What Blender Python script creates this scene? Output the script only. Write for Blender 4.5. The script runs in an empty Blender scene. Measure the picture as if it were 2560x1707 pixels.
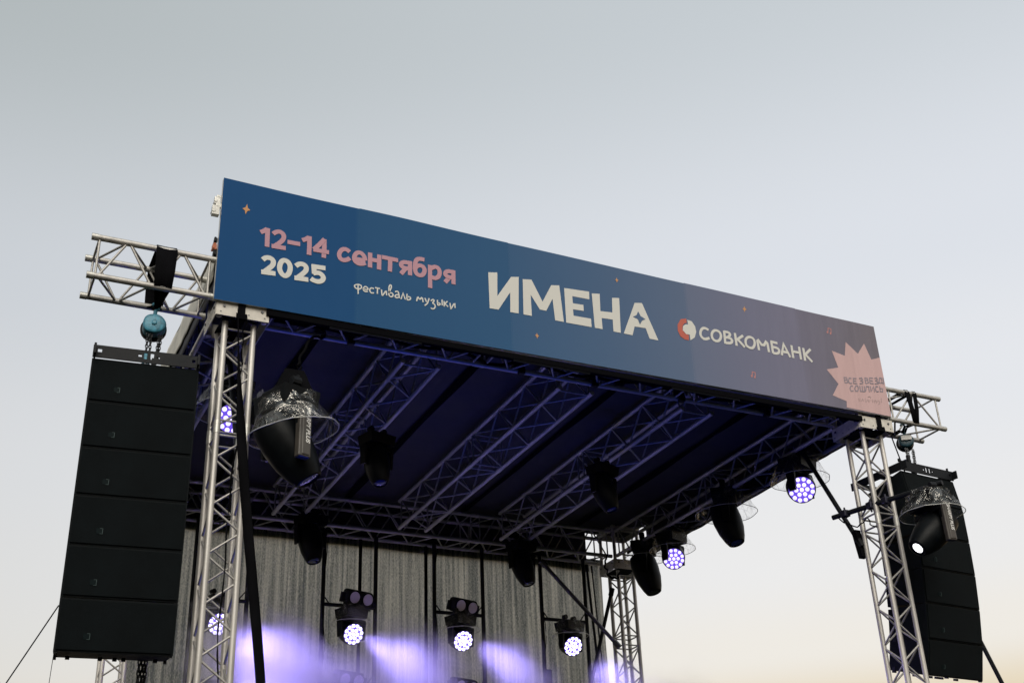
import bpy, bmesh, math, random
from mathutils import Vector, Matrix, Quaternion, noise as mnoise
random.seed(7)
S = bpy.context.scene
COL = S.collection
PI = math.pi

# ------------------------------------------------------------------ camera
CAM_LOC = Vector((-1.96590, -9.21257, 1.97273))
YAW, PITCH, ROLL, FPX = 0.460982, 0.477874, -0.0429329, 3056.11
fw = Vector((math.sin(YAW)*math.cos(PITCH), math.cos(YAW)*math.cos(PITCH), math.sin(PITCH)))
rt = Vector((math.cos(YAW), -math.sin(YAW), 0)); up = rt.cross(fw)
cr, sr = math.cos(ROLL), math.sin(ROLL)
r2 = cr*rt + sr*up; u2 = -sr*rt + cr*up
cam_d = bpy.data.cameras.new('camera'); cam = bpy.data.objects.new('camera', cam_d); COL.objects.link(cam)
M = Matrix((r2, u2, -fw)).transposed().to_4x4(); M.translation = CAM_LOC
cam.matrix_world = M
cam_d.sensor_width = 36; cam_d.lens = FPX/2560*36; cam_d.clip_end = 5000; cam_d.clip_start = .05
S.camera = cam

# ------------------------------------------------------------------ dusk sky
SUN_EL, SUN_AZ = math.radians(38), math.radians(200)      # soft western sky glow, from behind the camera
W = bpy.data.worlds.new('World'); S.world = W; W.use_nodes = True
nt = W.node_tree; N = nt.nodes; L = nt.links; N.clear()
def wn(t, **k):
    n = N.new(t)
    for a, v in k.items(): setattr(n, a, v)
    return n
out = wn('ShaderNodeOutputWorld'); bg = wn('ShaderNodeBackground'); L.new(bg.outputs[0], out.inputs[0])
sky = wn('ShaderNodeTexSky', sky_type='NISHITA', sun_disc=False, sun_elevation=SUN_EL, sun_rotation=SUN_AZ)
tc = wn('ShaderNodeTexCoord'); sep = wn('ShaderNodeSeparateXYZ'); L.new(tc.outputs['Generated'], sep.inputs[0])
def ramp(stops):
    r = wn('ShaderNodeValToRGB'); e = r.color_ramp.elements; r.color_ramp.interpolation = 'EASE'
    while len(e) < len(stops): e.new(.5)
    for el, (p, c) in zip(e, stops): el.position = p; el.color = (*c, 1)
    return r
cold = ramp([(0.0, (.70, .55, .40)), (.16, (.75, .69, .60)), (.24, (.71, .705, .68)), (.36, (.69, .70, .705)), (.48, (.60, .63, .66)), (.66, (.45, .49, .495)), (1.0, (.38, .44, .48))])
warm = ramp([(0.0, (.95, .60, .30)), (.165, (.82, .69, .48)), (.215, (.90, .855, .78)), (.28, (.875, .865, .855)), (.40, (.82, .835, .865)), (.50, (.76, .79, .84)), (.68, (.62, .665, .70)), (1.0, (.38, .44, .48))])
L.new(sep.outputs[2], cold.inputs[0]); L.new(sep.outputs[2], warm.inputs[0])
dp = wn('ShaderNodeVectorMath', operation='DOT_PRODUCT'); L.new(tc.outputs['Generated'], dp.inputs[0])
WAZ = math.radians(75); dp.inputs[1].default_value = (math.sin(WAZ), math.cos(WAZ), 0)
mr = wn('ShaderNodeMapRange', interpolation_type='SMOOTHSTEP'); L.new(dp.outputs['Value'], mr.inputs[0])
mr.inputs[1].default_value = .0; mr.inputs[2].default_value = .82
mx = wn('ShaderNodeMix', data_type='RGBA'); L.new(mr.outputs[0], mx.inputs[0]); L.new(cold.outputs[0], mx.inputs[6]); L.new(warm.outputs[0], mx.inputs[7])
sc_ = wn('ShaderNodeVectorMath', operation='SCALE'); L.new(sky.outputs[0], sc_.inputs[0]); sc_.inputs['Scale'].default_value = .1
m2 = wn('ShaderNodeMix', data_type='RGBA'); m2.inputs[0].default_value = .06
L.new(mx.outputs[2], m2.inputs[6]); L.new(sc_.outputs[0], m2.inputs[7])
L.new(m2.outputs[2], bg.inputs[0]); bg.inputs[1].default_value = 1.0

sun_d = bpy.data.lights.new('sun', 'SUN'); sun = bpy.data.objects.new('sun', sun_d); COL.objects.link(sun)
sun_d.energy = 2.8; sun_d.angle = math.radians(40); sun_d.color = (1, .93, .82)
sdir = Vector((math.sin(SUN_AZ)*math.cos(SUN_EL), math.cos(SUN_AZ)*math.cos(SUN_EL), math.sin(SUN_EL)))
sun.rotation_euler = (-sdir).to_track_quat('-Z', 'Y').to_euler()

S.view_settings.view_transform = 'Standard'; S.view_settings.look = 'None'
S.view_settings.exposure = 0; S.view_settings.gamma = 1; S.view_settings.use_curve_mapping = False
S.render.engine = 'CYCLES'; S.cycles.use_denoising = True
S.cycles.max_bounces = 6; S.cycles.transparent_max_bounces = 16; S.cycles.volume_bounces = 3
S.cycles.volume_step_rate = 1.0; S.cycles.volume_max_steps = 64
S.cycles.sample_clamp_indirect = 4

# ------------------------------------------------------------------ materials
MATS = {}
def mat(name, col, rough=.6, metal=0., bump=0., bscale=40., var=0., vscale=6., spec=.5, emit=None, estr=0., stretch=None):
    m = bpy.data.materials.new(name); m.use_nodes = True; MATS[name] = m
    n = m.node_tree.nodes; l = m.node_tree.links; b = n['Principled BSDF']
    b.inputs['Base Color'].default_value = (*col, 1); b.inputs['Roughness'].default_value = rough
    b.inputs['Metallic'].default_value = metal; b.inputs['Specular IOR Level'].default_value = spec
    if emit: b.inputs['Emission Color'].default_value = (*emit, 1); b.inputs['Emission Strength'].default_value = estr
    if var or bump:
        t = n.new('ShaderNodeTexCoord'); mp = n.new('ShaderNodeMapping'); l.new(t.outputs['Object'], mp.inputs[0])
        if stretch: mp.inputs['Scale'].default_value = stretch
    if var:
        no = n.new('ShaderNodeTexNoise'); no.inputs['Scale'].default_value = vscale; no.inputs['Detail'].default_value = 6
        l.new(mp.outputs[0], no.inputs[0])
        r = n.new('ShaderNodeValToRGB'); r.color_ramp.elements[0].position = .35; r.color_ramp.elements[1].position = .68
        r.color_ramp.elements[0].color = (*[c*(1-var) for c in col], 1); r.color_ramp.elements[1].color = (*[min(1, c*(1+var*.5)) for c in col], 1)
        l.new(no.outputs[0], r.inputs[0]); l.new(r.outputs[0], b.inputs['Base Color'])
        r2_ = n.new('ShaderNodeMapRange'); r2_.inputs[3].default_value = rough*.8; r2_.inputs[4].default_value = min(1, rough*1.25)
        l.new(no.outputs[0], r2_.inputs[0]); l.new(r2_.outputs[0], b.inputs['Roughness'])
    if bump:
        nb = n.new('ShaderNodeTexNoise'); nb.inputs['Scale'].default_value = bscale; l.new(mp.outputs[0], nb.inputs[0])
        bp = n.new('ShaderNodeBump'); bp.inputs['Strength'].default_value = bump; bp.inputs['Distance'].default_value = .01
        l.new(nb.outputs[0], bp.inputs['Height']); l.new(bp.outputs[0], b.inputs['Normal'])
    return m
alu = mat('aluminium', (.50, .48, .45), .50, .55, var=.25, vscale=9, bump=.15, bscale=60)
alu2 = mat('brace_aluminium', (.42, .405, .38), .52, .55, var=.25, vscale=14)
plate_m = mat('cream_plate', (.58, .55, .49), .6, .0, var=.15, vscale=18)
black = mat('black_metal', (.006, .007, .009), .55, 0, bump=.2, bscale=120, var=.3, spec=.18)
cloth = mat('black_webbing', (.004, .004, .005), .95, bump=.5, bscale=150, var=.3, spec=.04)
plast = mat('black_plastic', (.004, .005, .006), .38, 0, var=.3, vscale=12, spec=.09)
cab_m = mat('speaker_paint', (.004, .006, .007), .62, bump=.5, bscale=220, var=.3, vscale=10, spec=.10)
grille_m = mat('speaker_grille', (.0045, .0065, .0075), .75, bump=.8, bscale=320, var=.35, vscale=3, spec=.08)
badge_m = mat('badge', (.004, .008, .009), .6, spec=.05); badge_e = mat('badge_edge', (.045, .065, .065), .6, 0, spec=.1)
teal = mat('hoist_teal', (.035, .19, .27), .45, .1, var=.45, vscale=30, bump=.2)
chain_m = mat('chain_steel', (.05, .052, .055), .4, .8)
steel = mat('pale_steel', (.55, .54, .50), .4, .5, var=.2)
bolt_m = mat('bolt_steel', (.10, .10, .10), .4, .8)
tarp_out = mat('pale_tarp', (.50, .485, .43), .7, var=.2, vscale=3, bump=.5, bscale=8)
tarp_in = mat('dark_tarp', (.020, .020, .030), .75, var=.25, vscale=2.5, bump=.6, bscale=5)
matte_m = mat('matte_black', (.003, .003, .004), .95, spec=.03)
orange = mat('orange_print', (.48, .24, .10), .8); pink = mat('pink_print', (.41, .225, .27), .8)
salmon = mat('salmon_print', (.44, .19, .18), .8); white_p = mat('white_print', (.55, .545, .51), .8)
red_p = mat('red_print', (.42, .10, .07), .8); slate_p = mat('slate_print', (.235, .20, .235), .8); faint_p = mat('faint_print', (.38, .28, .28), .8)
rust = mat('orange_ratchet', (.35, .09, .03), .5)
ground_m = mat('field_grass', (.013, .016, .010), .95, spec=.0, var=.5, vscale=.8, bump=.5, bscale=3)
deck_m = mat('stage_deck', (.008, .008, .009), .8, spec=.08, var=.3)
lens_on = mat('lit_lens', (.9, .88, 1), .3, emit=(.72, .64, 1.0), estr=1.45)
lens_hot = mat('hot_lens', (.9, .9, 1), .3, emit=(.80, .76, 1.0), estr=2.4)
ring_m = mat('lens_surround', (.03, .02, .10), .25, emit=(.20, .11, .95), estr=.8)
lensdark = mat('dark_lens', (.012, .014, .03), .06, spec=1.0)
lensblue = mat('blue_lens', (.012, .02, .12), .12, spec=1.0)
lampglass = mat('blinder_glass', (.62, .56, .66), .35, 0)
whitehot = mat('white_beam_lens', (1, 1, 1), .3, emit=(1, .98, 1), estr=3)
label_w = mat('white_label', (.66, .65, .62), .5)
par_m = mat('blue_par_lens', (.1, .1, .9), .3, emit=(.12, .10, 1), estr=2)

def banner_material(name, warmtint=None):
    m = bpy.data.materials.new(name); m.use_nodes = True
    n = m.node_tree.nodes; l = m.node_tree.links; b = n['Principled BSDF']; b.inputs['Roughness'].default_value = .62
    b.inputs['Specular IOR Level'].default_value = .10
    g = n.new('ShaderNodeNewGeometry'); s = n.new('ShaderNodeSeparateXYZ'); l.new(g.outputs['Position'], s.inputs[0])
    if warmtint is None:
        mr_ = n.new('ShaderNodeMapRange'); mr_.inputs[1].default_value = -.26; mr_.inputs[2].default_value = 6.94; l.new(s.outputs[0], mr_.inputs[0])
        # print fade from blue to mauve with reflected light mixed in; steps at seams
        r = n.new('ShaderNodeValToRGB'); e = r.color_ramp.elements
        st = [(0, (0.0064, 0.0544, 0.1600)), (.17, (0.0096, 0.0600, 0.1640)), (.172, (0.0160, 0.0704, 0.1696)), (.38, (0.0288, 0.0848, 0.1800)), (.383, (0.0384, 0.0928, 0.1880)), (.52, (0.0624, 0.1104, 0.2000)),
              (.655, (0.0960, 0.1320, 0.2120)), (.66, (0.1200, 0.1456, 0.2224)), (.76, (0.1480, 0.1536, 0.2240)), (.85, (0.1640, 0.1600, 0.2240)), (.853, (0.1520, 0.1464, 0.2000)), (1, (0.1560, 0.1400, 0.1640))]
        while len(e) < len(st): e.new(.5)
        for el, (p, c) in zip(e, st): el.position = p; el.color = (*c, 1)
        l.new(mr_.outputs[0], r.inputs[0])
        no = n.new('ShaderNodeTexNoise'); no.inputs['Scale'].default_value = 1.3; no.inputs['Detail'].default_value = 5; l.new(g.outputs['Position'], no.inputs[0])
        hs = n.new('ShaderNodeHueSaturation'); mm = n.new('ShaderNodeMapRange'); mm.inputs[3].default_value = .96; mm.inputs[4].default_value = 1.04
        l.new(no.outputs[0], mm.inputs[0]); l.new(mm.outputs[0], hs.inputs['Value']); l.new(r.outputs[0], hs.inputs['Color']); l.new(hs.outputs[0], b.inputs['Base Color'])
    else:
        b.inputs['Base Color'].default_value = (*warmtint, 1)
    # folds of the cloth: slanted, strongest near the right end
    mp = n.new('ShaderNodeMapping'); l.new(g.outputs['Position'], mp.inputs[0]); mp.inputs['Rotation'].default_value = (0, math.radians(38), 0); mp.inputs['Scale'].default_value = (3.2, .2, .45)
    w = n.new('ShaderNodeTexNoise'); w.inputs['Scale'].default_value = 1.6; w.inputs['Detail'].default_value = 2; l.new(mp.outputs[0], w.inputs[0])
    st_ = n.new('ShaderNodeMapRange'); st_.inputs[1].default_value = 4.9; st_.inputs[2].default_value = 6.4; st_.inputs[3].default_value = .03; st_.inputs[4].default_value = .30; l.new(s.outputs[0], st_.inputs[0])
    bp = n.new('ShaderNodeBump'); bp.inputs['Distance'].default_value = .16; l.new(w.outputs[0], bp.inputs['Height']); l.new(st_.outputs[0], bp.inputs['Strength']); l.new(bp.outputs[0], b.inputs['Normal'])
    return m
ban_m = banner_material('banner_print'); burst_m = banner_material('starburst_print', (.50, .345, .345))

def mesh_cloth_material():
    m = bpy.data.materials.new('backdrop_mesh'); m.use_nodes = True
    n = m.node_tree.nodes; l = m.node_tree.links; n.clear()
    o = n.new('ShaderNodeOutputMaterial'); t = n.new('ShaderNodeTexCoord')
    def noise(scale, st, det):
        mp = n.new('ShaderNodeMapping'); mp.inputs['Scale'].default_value = st; l.new(t.outputs['Object'], mp.inputs[0])
        x = n.new('ShaderNodeTexNoise'); x.inputs['Scale'].default_value = scale; x.inputs['Detail'].default_value = det; l.new(mp.outputs[0], x.inputs[0]); return x.outputs[0]
    a = noise(24, (1, 1, .022), 8); c = noise(110, (1, 1, .35), 3); f = noise(1.6, (1, 1, .25), 2)
    def mth(op, x, y):
        k = n.new('ShaderNodeMath'); k.operation = op
        for i, v in enumerate((x, y)):
            if isinstance(v, float): k.inputs[i].default_value = v
            else: l.new(v, k.inputs[i])
        return k.outputs[0]
    s = mth('ADD', mth('MULTIPLY', a, .54), mth('ADD', mth('MULTIPLY', c, .36), mth('MULTIPLY', f, .10)))
    r = n.new('ShaderNodeValToRGB'); e = r.color_ramp.elements; e[0].position = .40; e[1].position = .62
    e[0].color = (.17, .18, .175, 1); e[1].color = (.70, .665, .585, 1); l.new(s, r.inputs[0])
    tr = n.new('ShaderNodeBsdfTranslucent'); df = n.new('ShaderNodeBsdfDiffuse'); ms = n.new('ShaderNodeMixShader'); ms.inputs[0].default_value = .1
    l.new(r.outputs[0], tr.inputs[0]); l.new(r.outputs[0], df.inputs[0]); l.new(tr.outputs[0], ms.inputs[1]); l.new(df.outputs[0], ms.inputs[2]); l.new(ms.outputs[0], o.inputs[0])
    return m
mesh_m = mesh_cloth_material()

def film_material():
    m = bpy.data.materials.new('clear_film'); m.use_nodes = True
    n = m.node_tree.nodes; l = m.node_tree.links; n.clear()
    o = n.new('ShaderNodeOutputMaterial'); t = n.new('ShaderNodeTexCoord')
    x = n.new('ShaderNodeTexNoise'); x.inputs['Scale'].default_value = 9; x.inputs['Detail'].default_value = 5; x.inputs['Distortion'].default_value = 1.2; l.new(t.outputs['Object'], x.inputs[0])
    v = n.new('ShaderNodeTexVoronoi'); v.feature = 'DISTANCE_TO_EDGE'; v.inputs['Scale'].default_value = 7; l.new(x.outputs[1], v.inputs[0]) if False else l.new(t.outputs['Object'], v.inputs[0])
    r = n.new('ShaderNodeValToRGB'); e = r.color_ramp.elements; e[0].position = .0; e[0].color = (.5, .5, .5, 1); e[1].position = .035; e[1].color = (0, 0, 0, 1); l.new(v.outputs[0], r.inputs[0])
    r2_ = n.new('ShaderNodeValToRGB'); e = r2_.color_ramp.elements; e[0].position = .45; e[0].color = (.06, .06, .06, 1); e[1].position = .66; e[1].color = (.34, .34, .34, 1); l.new(x.outputs[0], r2_.inputs[0])
    mm = n.new('ShaderNodeMath'); mm.operation = 'MAXIMUM'; l.new(r2_.outputs[0], mm.inputs[0])
    m3 = n.new('ShaderNodeMath'); m3.operation = 'MULTIPLY'; l.new(r.outputs[0], m3.inputs[0]); m3.inputs[1].default_value = .8; l.new(m3.outputs[0], mm.inputs[1])
    tr = n.new('ShaderNodeBsdfTransparent'); gl = n.new('ShaderNodeBsdfGlossy'); gl.inputs['Roughness'].default_value = .12; gl.inputs[0].default_value = (.6, .59, .56, 1)
    bp = n.new('ShaderNodeBump'); bp.inputs['Strength'].default_value = 1; bp.inputs['Distance'].default_value = .05; l.new(x.outputs[0], bp.inputs['Height']); l.new(bp.outputs[0], gl.inputs['Normal'])
    df = n.new('ShaderNodeBsdfDiffuse'); df.inputs[0].default_value = (.5, .5, .48, 1); a = n.new('ShaderNodeMixShader'); a.inputs[0].default_value = .12
    l.new(gl.outputs[0], a.inputs[1]); l.new(df.outputs[0], a.inputs[2])
    ms = n.new('ShaderNodeMixShader'); l.new(mm.outputs[0], ms.inputs[0]); l.new(tr.outputs[0], ms.inputs[1]); l.new(a.outputs[0], ms.inputs[2]); l.new(ms.outputs[0], o.inputs[0])
    return m
film_m = film_material()

# ------------------------------------------------------------------ mesh helpers
def tagit(o, label, cat, group=None):
    o['label'] = label; o['category'] = cat
    if group: o['group'] = group
    return o
def empty(name, loc=(0, 0, 0), label=None, cat=None, group=None, rot=None):
    o = bpy.data.objects.new(name, None); COL.objects.link(o); o.location = loc; o.empty_display_size = .1
    if rot is not None: o.rotation_mode = 'QUATERNION'; o.rotation_quaternion = rot
    if label: tagit(o, label, cat, group)
    return o
def link(name, me, parent=None, loc=(0, 0, 0), rot=None, scale=None):
    o = bpy.data.objects.new(name, me); COL.objects.link(o)
    if parent is not None: o.parent = parent
    o.location = loc
    if rot is not None: o.rotation_mode = 'QUATERNION'; o.rotation_quaternion = rot
    if scale is not None: o.scale = scale
    return o
def mesh_from(name, verts, faces, m, smooth=False):
    me = bpy.data.meshes.new(name); me.from_pydata([tuple(v) for v in verts], [], faces); me.materials.append(m)
    if smooth:
        me.polygons.foreach_set('use_smooth', [True]*len(me.polygons))
    me.update(); return me
class MB:
    def __init__(s): s.v = []; s.f = []
    def add(s, v, f):
        k = len(s.v); s.v += [Vector(a) for a in v]; s.f += [tuple(i+k for i in q) for q in f]
    def box(s, c, d, rot=None, taper=None):
        h = [x/2 for x in d]; vs = []
        for z in (-1, 1):
            k = (taper if (taper and z < 0) else 1)
            for x, y in ((-1, -1), (1, -1), (1, 1), (-1, 1)): vs.append(Vector((x*h[0]*k, y*h[1]*k, z*h[2])))
        if rot is not None: vs = [rot @ v for v in vs]
        s.add([Vector(c)+v for v in vs], [(0, 3, 2, 1), (4, 5, 6, 7), (0, 1, 5, 4), (1, 2, 6, 5), (2, 3, 7, 6), (3, 0, 4, 7)])
    def tube(s, a, b, r, n=8, r2=None, caps=True):
        a = Vector(a); b = Vector(b); q = (b-a).to_track_quat('Z', 'Y'); r2 = r if r2 is None else r2; vs = []
        for p, rr in ((a, r), (b, r2)):
            for i in range(n): t = 2*PI*i/n; vs.append(p + q @ Vector((rr*math.cos(t), rr*math.sin(t), 0)))
        fs = [(i, (i+1) % n, n+(i+1) % n, n+i) for i in range(n)]
        if caps: fs += [tuple(range(n-1, -1, -1)), tuple(range(n, 2*n))]
        s.add(vs, fs)
    def path(s, pts, r, n=6):
        pts = [Vector(p) for p in pts]; k0 = len(s.v)
        for j, p in enumerate(pts):
            d = (pts[min(j+1, len(pts)-1)]-pts[max(j-1, 0)]).normalized(); q = d.to_track_quat('Z', 'Y')
            for i in range(n): t = 2*PI*i/n; s.v.append(p + q @ Vector((r*math.cos(t), r*math.sin(t), 0)))
        for j in range(len(pts)-1):
            for i in range(n): a = k0+j*n+i; b = k0+j*n+(i+1) % n; s.f.append((a, b, b+n, a+n))
        s.f.append(tuple(range(k0+n-1, k0-1, -1))); s.f.append(tuple(range(k0+(len(pts)-1)*n, k0+len(pts)*n)))
    def lathe(s, prof, n=20, axis='Z', closed=True):
        k0 = len(s.v)
        for (r, z) in prof:
            for i in range(n):
                t = 2*PI*i/n; v = Vector((r*math.cos(t), r*math.sin(t), z)); s.v.append(v)
        for j in range(len(prof)-1):
            for i in range(n): a = k0+j*n+i; b = k0+j*n+(i+1) % n; s.f.append((a, b, b+n, a+n))
        if closed:
            s.f.append(tuple(range(k0+n-1, k0-1, -1))); s.f.append(tuple(range(k0+(len(prof)-1)*n, k0+len(prof)*n)))
    def mesh(s, name, m, smooth=False): return mesh_from(name, s.v, s.f, m, smooth)
    def build(s, name, m, parent=None, smooth=False, **k): return link(name, s.mesh(name, m, smooth), parent, **k)
def bevel(o, w=.006, seg=2):
    b = o.modifiers.new('bevel', 'BEVEL'); b.width = w; b.segments = seg; b.limit_method = 'ANGLE'; return o
def smooth_angle(me, ang=40):
    me.polygons.foreach_set('use_smooth', [True]*len(me.polygons))
    bm = bmesh.new(); bm.from_mesh(me)
    for e in bm.edges:
        if len(e.link_faces) == 2 and e.link_faces[0].normal.angle(e.link_faces[1].normal, 0) > math.radians(ang): e.smooth = False
    bm.to_mesh(me); bm.free(); return me
def ribbon(pts, w, y, closed=False, thick=None):
    """flat stroke in the x-z plane at depth y, mitred joints"""
    P = [Vector((p[0], p[1])) for p in pts]
    closed = closed or (P[0]-P[-1]).length < 1e-4
    if closed: P = P[:-1]
    n = len(P); Lf = []; Rt = []
    for i in range(n):
        if closed: a, b = P[(i-1) % n], P[(i+1) % n]
        else: a, b = P[max(i-1, 0)], P[min(i+1, n-1)]
        d1 = (P[i]-a); d2 = (b-P[i])
        if d1.length < 1e-6: d1 = d2
        if d2.length < 1e-6: d2 = d1
        d1.normalize(); d2.normalize(); t = (d1+d2)
        t = t.normalized() if t.length > 1e-3 else d1
        nn = Vector((-t.y, t.x)); k = 1/max(.5, nn.dot(Vector((-d1.y, d1.x))))
        Lf.append(P[i]+nn*w/2*k); Rt.append(P[i]-nn*w/2*k)
    vs = [(p.x, y, p.y) for p in Lf]+[(p.x, y, p.y) for p in Rt]
    m = n if closed else n-1
    fs = [(i, (i+1) % n, n+(i+1) % n, n+i) for i in range(m)]
    return vs, fs
def smoothpath(pts, it=1):
    pts = [Vector(p) for p in pts]
    for _ in range(it):
        cl = (pts[0]-pts[-1]).length < 1e-4
        q = [pts[0]]
        for i in range(len(pts)-1):
            a, b = pts[i], pts[i+1]
            q += [a*.75+b*.25, a*.25+b*.75]
        q.append(pts[-1])
        if cl: q = q[1:-1]; q.append(q[0].copy())
        pts = q
    return pts
def aimq(d, roll=0):   # local -Z points along d
    return Vector(d).to_track_quat('-Z', 'Y') @ Quaternion((0, 0, 1), roll)

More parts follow.
